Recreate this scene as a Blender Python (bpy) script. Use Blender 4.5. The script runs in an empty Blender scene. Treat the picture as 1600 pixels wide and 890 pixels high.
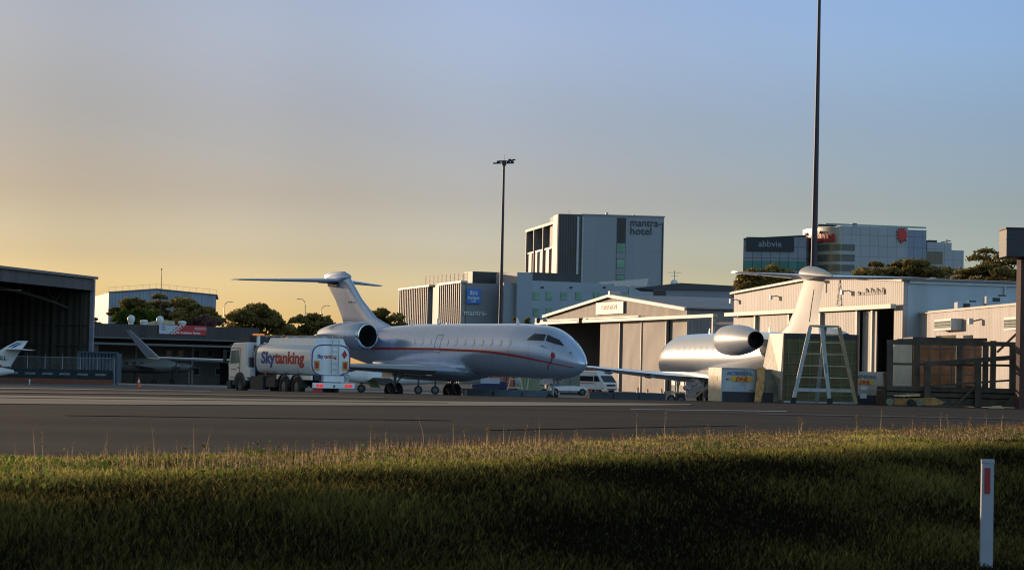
import bpy, math, random
from mathutils import Vector, Matrix
import numpy as np
R = math.radians
PI = math.pi
random.seed(7)
rng = np.random.default_rng(7)
sc = bpy.context.scene

# ---------------------------------------------------------------- camera
FPX = 4000.0            # focal length in pixels of the 1600 px wide photograph
H = 1.52
PITCH = math.atan(135.0 / FPX)
ROLL = R(1.29)
F = Vector((0, math.cos(PITCH), math.sin(PITCH)))
R0 = Vector((1, 0, 0))
U0 = Vector((0, -math.sin(PITCH), math.cos(PITCH)))
RR = R0 * math.cos(ROLL) + U0 * math.sin(ROLL)
UU = -R0 * math.sin(ROLL) + U0 * math.cos(ROLL)
cd = bpy.data.cameras.new('camera')
cam = bpy.data.objects.new('camera', cd)
sc.collection.objects.link(cam)
cd.sensor_width = 36
cd.lens = FPX * 36 / 1600
cd.clip_start = 0.5
cd.clip_end = 6000
cd.dof.use_dof = True
cd.dof.focus_distance = 140
cd.dof.aperture_fstop = 13
M4 = Matrix((RR, UU, -F)).transposed().to_4x4()
M4.translation = Vector((0, 0, H))
cam.matrix_world = M4
sc.camera = cam

# ---------------------------------------------------------------- light
SUN_EL = R(5.0)
SUN_AZ = R(38.0)         # left of the view direction
S = Vector((-math.sin(SUN_AZ) * math.cos(SUN_EL), math.cos(SUN_AZ) * math.cos(SUN_EL), math.sin(SUN_EL)))
w = bpy.data.worlds.new('World')
sc.world = w
w.use_nodes = True
nt = w.node_tree
bg = nt.nodes['Background']
sky = nt.nodes.new('ShaderNodeTexSky')
sky.sky_type = 'NISHITA'
sky.sun_disc = False
sky.sun_elevation = SUN_EL
sky.sun_rotation = -SUN_AZ
sky.altitude = 20
sky.air_density = 1.0
sky.dust_density = 1.5
sky.ozone_density = 2.0
# clear-air sky tinted by direction; brightened overhead and behind camera to fill the shade
tcw = nt.nodes.new('ShaderNodeTexCoord'); spw = nt.nodes.new('ShaderNodeSeparateXYZ'); nt.links.new(tcw.outputs['Generated'], spw.inputs[0])
def sky_ramp(sock, lo, hi, stops):
    mr = nt.nodes.new('ShaderNodeMapRange'); mr.inputs[1].default_value = lo; mr.inputs[2].default_value = hi
    nt.links.new(sock, mr.inputs[0]); cr = nt.nodes.new('ShaderNodeValToRGB'); cr.color_ramp.interpolation = 'EASE'
    e = cr.color_ramp.elements
    while len(e) < len(stops): e.new(.5)
    for k, (p, c) in enumerate(stops):
        e[k].position = (p-lo)/(hi-lo); e[k].color = (*[q/3 for q in c], 1)
    nt.links.new(mr.outputs[0], cr.inputs[0]); return cr.outputs[0]
def vmul(a, b, k):
    m = nt.nodes.new('ShaderNodeVectorMath'); m.operation = 'MULTIPLY'; nt.links.new(a, m.inputs[0]); nt.links.new(b, m.inputs[1])
    m2 = nt.nodes.new('ShaderNodeVectorMath'); m2.operation = 'SCALE'; nt.links.new(m.outputs[0], m2.inputs[0]); m2.inputs[3].default_value = k; return m2.outputs[0]
fe = sky_ramp(spw.outputs[2], 0, .3, [(0, (1.9, 2.15, 3.0)), (.030, (1.52, 1.83, 3.0)), (.045, (1.25, 1.5, 2.65)), (.07, (1.08, 1.20, 2.05)), (.093, (1.06, 1.2, 2.05)), (.138, (1.24, 1.42, 2.38)), (.2, (1.6, 1.8, 2.5)), (.29, (2.9, 2.6, 2.4))])
ga = sky_ramp(spw.outputs[0], -.3, .3, [(-.28, (.64, .61, .53)), (-.18, (.66, .645, .58)), (-.09, (.83, .81, .76)), (0.0, (.98, .98, .97)), (.18, (1.04, 1.14, 1.16)), (.28, (1.04, 1.14, 1.16))])
gb = sky_ramp(spw.outputs[1], -1, 1, [(-.6, (2.15, 2.0, 1.85)), (-.1, (1.7, 1.62, 1.55)), (.55, (1, 1, 1)), (1, (1, 1, 1))])
nt.links.new(vmul(vmul(vmul(sky.outputs[0], fe, 3.0), ga, 3.0), gb, 3.0), bg.inputs[0])
bg.inputs[1].default_value = 0.1
sl = bpy.data.lights.new('sun', 'SUN')
sl.energy = 2.75
sl.angle = R(0.5)
sl.color = (1.0, 0.72, 0.48)
so = bpy.data.objects.new('sun', sl)
sc.collection.objects.link(so)
so.rotation_euler = S.to_track_quat('Z', 'Y').to_euler()
so.location = (-50, 60, 60)
sc.view_settings.view_transform = 'Standard'
sc.view_settings.look = 'None'
sc.view_settings.gamma = 1
sc.view_settings.exposure = 0.0
sc.cycles.max_bounces = 6
sc.cycles.use_denoising = True
sc.cycles.filter_width = 1.15

# ---------------------------------------------------------------- pixel <-> world
def ray(px, py):
    return F + RR * ((px - 800) / FPX) + UU * ((445 - py) / FPX)
def W(px, py, D):
    d = ray(px, py)
    return Vector((0, 0, H)) + d * (D / d.y)
def hy(px):
    return 562 + (px) * 0.0225
BR = [(-50, .68), (45, .68), (75, .58), (108, .47), (116, .34), (130, .06), (148, -.15), (208, -.28), (250, -.46), (300, -.55), (400, -.6), (6000, -.6)]
def base(Y):
    for (a, za), (b, zb) in zip(BR, BR[1:]):
        if Y <= b:
            return za + (zb - za) * (Y - a) / (b - a)
    return -.6
NX, NY = .882, -.471
def vv(X, Y): return NX * X + NY * Y
def sm(t):
    t = min(1, max(0, t)); return t * t * (3 - 2 * t)
def G(X, Y):
    v = vv(X, Y)
    return base(Y) - 0.74 * sm((v + 10.2) / 4.4)
def ghit(px, py):
    d = ray(px, py)
    lo, hi = 5.0, 900.0
    for _ in range(60):
        m = (lo + hi) / 2
        t = m / d.y
        if H + d.z * t > base(m): lo = m
        else: hi = m
    t = lo / d.y
    return (d.x * t, lo)

# ---------------------------------------------------------------- mesh builder
class MB:
    def __init__(s): s.v = []; s.f = []
    def add(s, vs, fs):
        o = len(s.v); s.v += [tuple(v) for v in vs]; s.f += [tuple(i + o for i in f) for f in fs]; return s
    def box(s, x0, x1, y0, y1, z0, z1):
        return s.add([(x0,y0,z0),(x1,y0,z0),(x1,y1,z0),(x0,y1,z0),(x0,y0,z1),(x1,y0,z1),(x1,y1,z1),(x0,y1,z1)],
                     [(0,3,2,1),(4,5,6,7),(0,1,5,4),(1,2,6,5),(2,3,7,6),(3,0,4,7)])
    def bar(s, p, q, a, b=None, up=(0,0,1)):
        b = a if b is None else b
        p = Vector(p); q = Vector(q); d = (q - p).normalized(); u = Vector(up)
        if abs(d.dot(u)) > .98: u = Vector((0, 1, 0))
        r = d.cross(u).normalized(); u = r.cross(d)
        c = [(-1,-1),(1,-1),(1,1),(-1,1)]
        vs = [p + r*(i*a/2) + u*(j*b/2) for i, j in c] + [q + r*(i*a/2) + u*(j*b/2) for i, j in c]
        return s.add(vs, [(3,2,1,0),(4,5,6,7),(0,1,5,4),(1,2,6,5),(2,3,7,6),(3,0,4,7)])
    def tube(s, pts, rs, n=8, cap=True):
        pts = [Vector(p) for p in pts]
        if not isinstance(rs, (list, tuple)): rs = [rs] * len(pts)
        rings = []
        for i, p in enumerate(pts):
            d = (pts[min(i+1, len(pts)-1)] - pts[max(i-1, 0)]).normalized()
            u = Vector((0,0,1)) if abs(d.z) < .9 else Vector((1,0,0))
            a = d.cross(u).normalized(); b = d.cross(a)
            rings.append([p + (a*math.cos(2*PI*k/n) + b*math.sin(2*PI*k/n))*rs[i] for k in range(n)])
        return s.loft(rings, cap)
    def loft(s, rings, cap=True, closed=True):
        n = len(rings[0]); vs = [p for r in rings for p in r]; fs = []
        for i in range(len(rings)-1):
            for k in range(n if closed else n-1):
                k2 = (k+1) % n
                fs.append((i*n+k, i*n+k2, (i+1)*n+k2, (i+1)*n+k))
        if cap:
            fs.append(tuple(range(n-1, -1, -1))); m = (len(rings)-1)*n
            fs.append(tuple(range(m, m+n)))
        return s.add(vs, fs)
    def lathe(s, prof, c=(0,0,0), n=28, axis='x', cap=False):
        rings = []
        for a, r in prof:
            ring = []
            for k in range(n):
                t = 2*PI*k/n
                if axis == 'x': ring.append((c[0]+a, c[1]+r*math.cos(t), c[2]+r*math.sin(t)))
                elif axis == 'y': ring.append((c[0]+r*math.cos(t), c[1]+a, c[2]+r*math.sin(t)))
                else: ring.append((c[0]+r*math.cos(t), c[1]+r*math.sin(t), c[2]+a))
            rings.append(ring)
        return s.loft(rings, cap)
    def prism(s, poly, y0, y1, plane='xz'):
        n = len(poly)
        if plane == 'xz': vs = [(a, y0, b) for a, b in poly] + [(a, y1, b) for a, b in poly]
        elif plane == 'yz': vs = [(y0, a, b) for a, b in poly] + [(y1, a, b) for a, b in poly]
        else: vs = [(a, b, y0) for a, b in poly] + [(a, b, y1) for a, b in poly]
        fs = [tuple(range(n)), tuple(range(2*n-1, n-1, -1))]
        for k in range(n):
            k2 = (k+1) % n; fs.append((k, n+k, n+k2, k2))
        return s.add(vs, fs)

def obj(name, mb, mat, parent=None, smooth=None, bevel=0, **props):
    me = bpy.data.meshes.new(name)
    me.from_pydata(mb.v, [], mb.f)
    me.validate()
    me.materials.append(mat)
    import bmesh
    bm = bmesh.new(); bm.from_mesh(me)
    bmesh.ops.recalc_face_normals(bm, faces=bm.faces)
    bm.to_mesh(me); bm.free()
    if smooth is not None:
        me.shade_smooth(); me.set_sharp_from_angle(angle=R(smooth))
    o = bpy.data.objects.new(name, me)
    sc.collection.objects.link(o)
    if parent: o.parent = parent
    if bevel:
        m = o.modifiers.new('bevel', 'BEVEL'); m.width = bevel; m.segments = 2; m.limit_method = 'ANGLE'
    for k, v in props.items(): o[k] = v
    return o
def thing(name, label, cat, loc=(0,0,0), rotz=0, group=None):
    o = bpy.data.objects.new(name, None); sc.collection.objects.link(o)
    o.location = loc; o.rotation_euler = (0, 0, rotz); o['label'] = label; o['category'] = cat
    o.empty_display_size = .2
    if group: o['group'] = group
    return o
def tag(o, label, cat, group=None):
    o['label'] = label; o['category'] = cat
    if group: o['group'] = group
    return o
def copy_tree(o, parent=None):
    c = o.copy(); sc.collection.objects.link(c)
    if parent: c.parent = parent
    for ch in list(o.children): copy_tree(ch, c)
    return c
def text(name, body, size, mat, parent, org, ax, ay, extrude=.01, offset=0.0, align='LEFT', xs=1.0, shear=0, remap=None):
    cu = bpy.data.curves.new(name, 'FONT'); cu.body = body; cu.size = size; cu.extrude = extrude
    cu.offset = offset; cu.align_x = align; cu.shear = shear; cu.resolution_u = 3
    t = bpy.data.objects.new(name, cu); sc.collection.objects.link(t)
    dg = bpy.context.evaluated_depsgraph_get(); dg.update()
    me = bpy.data.meshes.new_from_object(t.evaluated_get(dg))
    bpy.data.objects.remove(t); bpy.data.curves.remove(cu)
    if remap:
        import bmesh
        bm = bmesh.new(); bm.from_mesh(me)
        for k in range(-8, 24):
            bmesh.ops.bisect_plane(bm, geom=bm.verts[:]+bm.edges[:]+bm.faces[:], plane_co=(0, k*.05, 0), plane_no=(0, 1, 0))
        bm.to_mesh(me); bm.free()
    ax = Vector(ax).normalized(); ay = Vector(ay).normalized(); az = ax.cross(ay); org = Vector(org)
    for v in me.vertices:
        p = org + ax * (v.co.x * xs) + ay * v.co.y + az * v.co.z
        v.co = remap(p, v.co.z) if remap else p
    me.materials.clear(); me.materials.append(mat)
    o = bpy.data.objects.new(name, me); sc.collection.objects.link(o)
    if parent: o.parent = parent
    return o

# ---------------------------------------------------------------- materials
def mat(name, col, rough=.6, metal=0.0, var=.12, vscale=3.0, bump=0.0, bscale=20.0, coat=0.0, spec=.5, emis=None, streak=None, dirt=0):
    m = bpy.data.materials.new(name); m.use_nodes = True
    n = m.node_tree.nodes; l = m.node_tree.links; b = n['Principled BSDF']
    b.inputs['Roughness'].default_value = rough; b.inputs['Metallic'].default_value = metal
    b.inputs['Coat Weight'].default_value = coat; b.inputs['Coat Roughness'].default_value = .08
    b.inputs['Specular IOR Level'].default_value = spec
    tc = n.new('ShaderNodeTexCoord')
    mp = n.new('ShaderNodeMapping'); l.new(tc.outputs['Object'], mp.inputs[0])
    if streak: mp.inputs['Scale'].default_value = streak
    nz = n.new('ShaderNodeTexNoise'); nz.inputs['Scale'].default_value = vscale; nz.inputs['Detail'].default_value = 6
    l.new(mp.outputs[0], nz.inputs[0])
    cr = n.new('ShaderNodeValToRGB')
    c = np.array(col)
    cr.color_ramp.elements[0].position = .3; cr.color_ramp.elements[1].position = .7
    cr.color_ramp.elements[0].color = (*np.clip(c*(1-var), 0, 1), 1)
    cr.color_ramp.elements[1].color = (*np.clip(c*(1+var), 0, 1), 1)
    l.new(nz.outputs[0], cr.inputs[0]); last = cr.outputs[0]
    if dirt:
        z2 = n.new('ShaderNodeTexNoise'); z2.inputs['Scale'].default_value = vscale*.35; z2.inputs['Detail'].default_value = 8
        mp2 = n.new('ShaderNodeMapping'); mp2.inputs['Scale'].default_value = (3, 3, .5); l.new(tc.outputs['Object'], mp2.inputs[0]); l.new(mp2.outputs[0], z2.inputs[0])
        r2 = n.new('ShaderNodeValToRGB'); r2.color_ramp.elements[0].position = .5; r2.color_ramp.elements[1].position = .75
        r2.color_ramp.elements[0].color = (0,0,0,1); r2.color_ramp.elements[1].color = (dirt,)*3 + (1,)
        l.new(z2.outputs[0], r2.inputs[0])
        mx = n.new('ShaderNodeMixRGB'); mx.inputs[2].default_value = (*(c*.35*np.array([1,.9,.75])), 1)
        l.new(r2.outputs[0], mx.inputs[0]); l.new(last, mx.inputs[1]); last = mx.outputs[0]
    l.new(last, b.inputs['Base Color'])
    if bump:
        z = n.new('ShaderNodeTexNoise'); z.inputs['Scale'].default_value = bscale; z.inputs['Detail'].default_value = 5
        l.new(mp.outputs[0], z.inputs[0])
        bp = n.new('ShaderNodeBump'); bp.inputs['Strength'].default_value = bump; bp.inputs['Distance'].default_value = .02
        l.new(z.outputs[0], bp.inputs['Height']); l.new(bp.outputs[0], b.inputs['Normal'])
    if emis:
        b.inputs['Emission Color'].default_value = (*emis[0], 1); b.inputs['Emission Strength'].default_value = emis[1]
    return m
def corr(name, col, pitch=.3, axis='X', rough=.55, metal=0.0, depth=.03, var=.1, panel=None):
    """corrugated sheet: sine profile across the local axis, plus faint sheet-to-sheet tone change"""
    m = mat(name, col, rough, metal, var, .6, dirt=.5)
    n = m.node_tree.nodes; l = m.node_tree.links; b = n['Principled BSDF']
    tc = n.new('ShaderNodeTexCoord'); sp = n.new('ShaderNodeSeparateXYZ'); l.new(tc.outputs['Object'], sp.inputs[0])
    mu = n.new('ShaderNodeMath'); mu.operation = 'MULTIPLY'; mu.inputs[1].default_value = 2*PI/pitch
    if axis == 'XY':
        ad = n.new('ShaderNodeMath'); l.new(sp.outputs[0], ad.inputs[0]); l.new(sp.outputs[1], ad.inputs[1]); l.new(ad.outputs[0], mu.inputs[0])
    else: l.new(sp.outputs['XYZ'.index(axis)], mu.inputs[0])
    si = n.new('ShaderNodeMath'); si.operation = 'SINE'; l.new(mu.outputs[0], si.inputs[0])
    bp = n.new('ShaderNodeBump'); bp.inputs['Strength'].default_value = 1; bp.inputs['Distance'].default_value = depth
    l.new(si.outputs[0], bp.inputs['Height']); l.new(bp.outputs[0], b.inputs['Normal'])
    # sheets
    fl = n.new('ShaderNodeMath'); fl.operation = 'DIVIDE'; fl.inputs[1].default_value = 2*PI*4; l.new(mu.outputs[0], fl.inputs[0])
    f2 = n.new('ShaderNodeMath'); f2.operation = 'FLOOR'; l.new(fl.outputs[0], f2.inputs[0])
    wn = n.new('ShaderNodeTexWhiteNoise'); wn.noise_dimensions = '1D'; l.new(f2.outputs[0], wn.inputs['W'])
    mr = n.new('ShaderNodeMapRange'); mr.inputs[3].default_value = .88; mr.inputs[4].default_value = 1.08; l.new(wn.outputs[0], mr.inputs[0])
    old = b.inputs['Base Color'].links[0].from_socket
    mx = n.new('ShaderNodeVectorMath'); mx.operation = 'SCALE'; l.new(old, mx.inputs[0]); l.new(mr.outputs[0], mx.inputs[3])
    l.new(mx.outputs[0], b.inputs['Base Color'])
    return m
def grid_mat(name, col, line, px_, pz_, wid=.06, rough=.25, metal=0.0, axis='X', spec=.5, tint=.15):
    """panelled facade: joints every px_ along and pz_ up, each panel a slightly different tone"""
    m = bpy.data.materials.new(name); m.use_nodes = True
    n = m.node_tree.nodes; l = m.node_tree.links; b = n['Principled BSDF']
    b.inputs['Roughness'].default_value = rough; b.inputs['Metallic'].default_value = metal; b.inputs['Specular IOR Level'].default_value = spec
    tc = n.new('ShaderNodeTexCoord'); sp = n.new('ShaderNodeSeparateXYZ'); l.new(tc.outputs['Object'], sp.inputs[0])
    def M(op, a, b_=None):
        k = n.new('ShaderNodeMath'); k.operation = op
        if isinstance(a, (int, float)): k.inputs[0].default_value = a
        else: l.new(a, k.inputs[0])
        if b_ is not None:
            if isinstance(b_, (int, float)): k.inputs[1].default_value = b_
            else: l.new(b_, k.inputs[1])
        return k.outputs[0]
    xx = sp.outputs['XYZ'.index(axis)] if axis != 'XY' else M('ADD', sp.outputs[0], sp.outputs[1])
    u = M('DIVIDE', xx, px_); v = M('DIVIDE', sp.outputs[2], pz_)
    lu = M('LESS_THAN', M('FRACT', u), wid/px_); lv = M('LESS_THAN', M('FRACT', v), wid/pz_)
    ln = M('MAXIMUM', lu, lv)
    cb = n.new('ShaderNodeCombineXYZ'); l.new(M('FLOOR', u), cb.inputs[0]); l.new(M('FLOOR', v), cb.inputs[1])
    wn = n.new('ShaderNodeTexWhiteNoise'); l.new(cb.outputs[0], wn.inputs[0])
    mr = n.new('ShaderNodeMapRange'); mr.inputs[3].default_value = 1-tint; mr.inputs[4].default_value = 1+tint; l.new(wn.outputs[0], mr.inputs[0])
    vm = n.new('ShaderNodeVectorMath'); vm.operation = 'SCALE'; vm.inputs[0].default_value = col; l.new(mr.outputs[0], vm.inputs[3])
    mx = n.new('ShaderNodeMixRGB'); l.new(ln, mx.inputs[0]); l.new(vm.outputs[0], mx.inputs[1]); mx.inputs[2].default_value = (*line, 1)
    l.new(mx.outputs[0], b.inputs['Base Color'])
    return m
def leaf_mat(name, c1, c2, trans=.35):
    m = bpy.data.materials.new(name); m.use_nodes = True
    n = m.node_tree.nodes; l = m.node_tree.links
    for k in list(n):
        if k.type == 'BSDF_PRINCIPLED': n.remove(k)
    out = n['Material Output']
    at = n.new('ShaderNodeAttribute'); at.attribute_name = 'tint'
    cr = n.new('ShaderNodeValToRGB'); cr.color_ramp.elements[0].color = (*c1, 1); cr.color_ramp.elements[1].color = (*c2, 1)
    l.new(at.outputs['Fac'], cr.inputs[0])
    d = n.new('ShaderNodeBsdfDiffuse'); t = n.new('ShaderNodeBsdfTranslucent'); mx = n.new('ShaderNodeMixShader'); mx.inputs[0].default_value = trans
    l.new(cr.outputs[0], d.inputs[0]); l.new(cr.outputs[0], t.inputs[0]); l.new(d.outputs[0], mx.inputs[1]); l.new(t.outputs[0], mx.inputs[2]); l.new(mx.outputs[0], out.inputs[0])
    return m

silver = mat('silver_paint', (.52, .60, .78), .24, .5, .03, 1.2, coat=.6)
silver2 = mat('satin_silver', (.42, .43, .45), .32, .7, .06, 2)
chrome = mat('polished_metal', (.75, .76, .78), .12, 1.0, .03, 2)
whitegloss = mat('white_gloss_paint', (.74, .74, .76), .30, .15, .03, .9, coat=.8)
whitep = mat('white_paint', (.72, .72, .72), .42, 0, .07, 1.5, dirt=.25)
whitep2 = mat('truck_white', (.78, .79, .82), .3, 0, .05, 1.2, coat=.4, dirt=.2)
glassd = mat('dark_glass', (.02, .025, .03), .08, .0, .2, 3, coat=.5)
glassg = mat('green_glass', (.10, .26, .22), .12, .2, .35, .6)
blk = mat('black_rubber', (.018, .018, .018), .75, 0, .2, 5)
dk = mat('dark_metal', (.04, .042, .045), .55, .3, .2, 4)
dkblue = mat('dark_blue_paint', (.02, .03, .10), .45, 0, .1, 3)
steel = mat('galvanised_steel', (.34, .35, .36), .45, .6, .15, 6)
alu = mat('aluminium', (.5, .5, .5), .4, .55, .18, 3, bump=.2, bscale=8, dirt=.4)
red = mat('red_paint', (.45, .02, .02), .45, 0, .08, 3)
redl = mat('red_lettering', (.55, .03, .02), .5, 0, .05, 3)
redlens = mat('red_lamp_lens', (.6, .02, .02), .25, 0, .05, 3, emis=((1, .05, .03), .5))
orange = mat('orange_plastic', (.8, .12, .02), .5, 0, .1, 5)
yellow = mat('yellow_paint', (.62, .34, .03), .5, 0, .2, 5, dirt=.4)
blue_l = mat('blue_lettering', (.03, .06, .28), .5, 0, .05, 3)
beige = mat('cream_paint', (.55, .45, .33), .6, 0, .12, 1, dirt=.3)
brown = mat('brown_timber', (.18, .09, .04), .75, 0, .35, 4, bump=.4, bscale=12, streak=(1, 1, .2))
tyre_m = blk
lens_w = mat('white_lamp_lens', (.8, .8, .78), .2, 0, .03, 3)

# ---------------------------------------------------------------- ground
def seams(m, pitch, width, dark):
    n = m.node_tree.nodes; l = m.node_tree.links; b = n['Principled BSDF']
    tc = n.new('ShaderNodeTexCoord'); sp = n.new('ShaderNodeSeparateXYZ'); l.new(tc.outputs['Object'], sp.inputs[0])
    d = n.new('ShaderNodeMath'); d.operation = 'DIVIDE'; d.inputs[1].default_value = pitch; l.new(sp.outputs[0], d.inputs[0])
    f = n.new('ShaderNodeMath'); f.operation = 'FRACT'; l.new(d.outputs[0], f.inputs[0])
    t = n.new('ShaderNodeMath'); t.operation = 'LESS_THAN'; t.inputs[1].default_value = width/pitch; l.new(f.outputs[0], t.inputs[0])
    old = b.inputs['Base Color'].links[0].from_socket
    mx = n.new('ShaderNodeMixRGB'); mx.inputs[2].default_value = (*dark, 1); l.new(t.outputs[0], mx.inputs[0]); l.new(old, mx.inputs[1]); l.new(mx.outputs[0], b.inputs['Base Color'])
seams(silver, 1.72, .03, (.36, .40, .48)); seams(whitegloss, 1.9, .03, (.5, .49, .48))
def asphalt_mat():
    m = mat('asphalt', (.064, .049, .040), 1.0, 0, .4, .3, bump=.6, bscale=14, streak=(.06, .8, 1), spec=.05)
    return m
asph = asphalt_mat()
soil = mat('verge_soil', (.022, .020, .012), .95, 0, .35, 2, bump=.5, bscale=9, spec=.1)
conc = mat('sunlit_concrete', (.40, .28, .19), .9, 0, .18, .35, bump=.3, bscale=20, streak=(.15, 1, 1), spec=.15)
wline = mat('line_paint', (.38, .37, .37), .8, 0, .25, 3)
apronm = mat('apron_concrete', (.13, .125, .125), .9, 0, .25, .3, bump=.3, bscale=9, streak=(.2, 1, 1), spec=.12)

ys = sorted(set([-40, -20, -10, 0] + [round(5 + .5*i, 3) for i in range(120)] + [65+2*i for i in range(72)] + [45, 75, 108, 128, 148, 208, 250, 300, 400, 600, 116, 130, 1000, 2000, 4500]))
xs = sorted(set([-4000, -1500, -500, -200, -100, -60, -40] + [round(-30 + .75*i, 3) for i in range(94)] + [60, 80, 120, 200, 500, 1500, 4000]))
mb = MB()
vs = []
for y in ys:
    for x in xs:
        z = G(x, y)
        if vv(x, y) < -13.8: z -= .06
        vs.append((x, y, z))
n = len(xs)
mb.add(vs, [(i*n+k, i*n+k+1, (i+1)*n+k+1, (i+1)*n+k) for i in range(len(ys)-1) for k in range(n-1)])
obj('ground', mb, soil, smooth=60, kind='structure')
def xedge(Y, v): return (v - NY*Y) / NX
def sheet(name, m, vlo, off, y0, y1, vhi=None, wob=0):
    mb = MB(); rows = []
    for y in ys:
        if y < y0 or y > y1: continue
        xe = xedge(y, vlo) + wob*math.sin(y*.7)*.12
        xl = -1200 if vhi is None else xedge(y, vhi)
        cols = [xe + (xl - xe)*(k/14.0)**2.2 for k in range(15)]
        rows.append([(x, y, G(x, y) + off) for x in cols])
    return obj(name, mb.loft(rows, cap=False, closed=False), m, smooth=60, kind='structure')
sheet('taxiway_asphalt', asph, -13.0, .0, 5, 130, wob=1)
sheet('apron', apronm, -13.0, .004, 130, 400)
# the near road the guide post stands beside
mb = MB(); rows = []
for y in [-30, -10, 0, 5, 10, 15, 20, 25, 30, 40, 60, 100, 200]:
    rows.append([(xedge(y, -5.6 + k*2), y, base(y) - .74 + .006) for k in range(6)])
obj('road', mb.loft(rows, cap=False, closed=False), asph, kind='structure')
mb = MB()
for y0 in range(0, 60, 2):
    mb.add([(xedge(y, v), y, base(y) - .74 + .012) for y, v in ((y0, -5.5), (y0, -5.38), (y0+2, -5.38), (y0+2, -5.5))], [(0,1,2,3)])
obj('road_edge_line', mb, wline, kind='structure')
def patch(name, m, pts, off=.012, nr=10):
    """pts: (px, py_top, py_bottom) along a band lying on the pavement"""
    mb = MB()
    cols = []
    for i in range(len(pts)-1):
        for s_ in range(6):
            t = s_/6
            cols.append([a*(1-t) + b*t for a, b in zip(pts[i], pts[i+1])])
    cols.append(list(pts[-1]))
    rings = []
    for px, a, b in cols:
        pa = ghit(px, a); pb = ghit(px, b)
        rings.append([(pa[0]*(1-k/nr) + pb[0]*k/nr, pa[1]*(1-k/nr) + pb[1]*k/nr, base(pa[1]*(1-k/nr) + pb[1]*k/nr) + off) for k in range(nr+1)])
    mb.loft(rings, cap=False, closed=False)
    return obj(name, mb, m, kind='structure')
patch('sunlit_concrete_strip', conc, [(-60, 617, 631), (200, 620, 632.3), (400, 623.3, 633), (600, 626, 633.6), (800, 628, 634), (1000, 630, 633.4), (1080, 631.2, 632.6)])  # pale band standing for sunlit pavement, its warm light put into the colour
patch('thin_concrete_strip', mat('dull_concrete', (.22, .165, .12), .9, 0, .25, .3, bump=.3, streak=(.15, 1, 1), spec=.1), [(-60, 609.5, 612.5), (300, 615, 617), (600, 620.4, 621.6)], off=.013)  # second band, thinner and darker than the main strip
patch('pale_paint_line', wline, [(-60, 605.0, 606.2), (120, 607.6, 608.5), (330, 611.2, 611.5)], off=.014)
patch('white_taxi_line', wline, [(985, 639.2, 639.9), (1100, 640.6, 641.4), (1230, 642.3, 643.2)])
tym = mat('tyre_rubber_mark', (.052, .041, .034), 1, 0, .4, 1, spec=.05)
for pts in ([(100, 648, 649.2), (700, 656, 657)], [(760, 671, 672.4), (1150, 664, 665)]): patch('tyre_mark', tym, pts, off=.01, nr=3)
patch('far_dark_seam', asph, [(-60, 620.5, 621.4), (300, 625, 625.8), (700, 629.5, 630.1)], off=.018)
patch('sealed_joint', dk, [(1180, 646.4, 647.0), (1400, 650.6, 651.2), (1600, 654.4, 655.0)], off=.012)
# ---------------------------------------------------------------- plants
def leaves_mesh(name, P, size, m, parent=None, flat=.0, tint=None):
    """P: (n,3) centres; one bent quad of random orientation at each"""
    n = len(P); size = size*1.15
    a = rng.normal(size=(n, 3)); a /= np.linalg.norm(a, axis=1)[:, None]
    b = rng.normal(size=(n, 3)); b -= (a*b).sum(1)[:, None]*a; b /= np.linalg.norm(b, axis=1)[:, None]
    s = size*(.6 + .8*rng.random(n))[:, None]
    V = np.stack([P - a*s*.5 - b*s*.2, P - a*s*.1 + b*s*.38, P + a*s*.55 + b*s*.1, P + a*s*.05 - b*s*.35], 1).reshape(-1, 3)
    me = bpy.data.meshes.new(name)
    me.vertices.add(4*n); me.vertices.foreach_set('co', V.ravel())
    me.loops.add(4*n); me.loops.foreach_set('vertex_index', np.arange(4*n))
    me.polygons.add(n); me.polygons.foreach_set('loop_start', np.arange(n)*4)
    me.update(calc_edges=True)
    if tint is None: tint = rng.random(n)
    at = me.attributes.new('tint', 'FLOAT', 'POINT'); at.data.foreach_set('value', np.repeat(tint, 4).astype(np.float32))
    me.materials.append(m)
    o = bpy.data.objects.new(name, me); sc.collection.objects.link(o)
    if parent: o.parent = parent
    return o
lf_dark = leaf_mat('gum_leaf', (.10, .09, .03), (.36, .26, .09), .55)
lf_green = leaf_mat('green_leaf', (.04, .07, .014), (.13, .16, .03), .45)
lf_pink = leaf_mat('blossom', (.10, .055, .05), (.20, .11, .10), .3)
bark = mat('bark', (.12, .085, .06), .9, 0, .3, 3, bump=.5, bscale=10)
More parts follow.
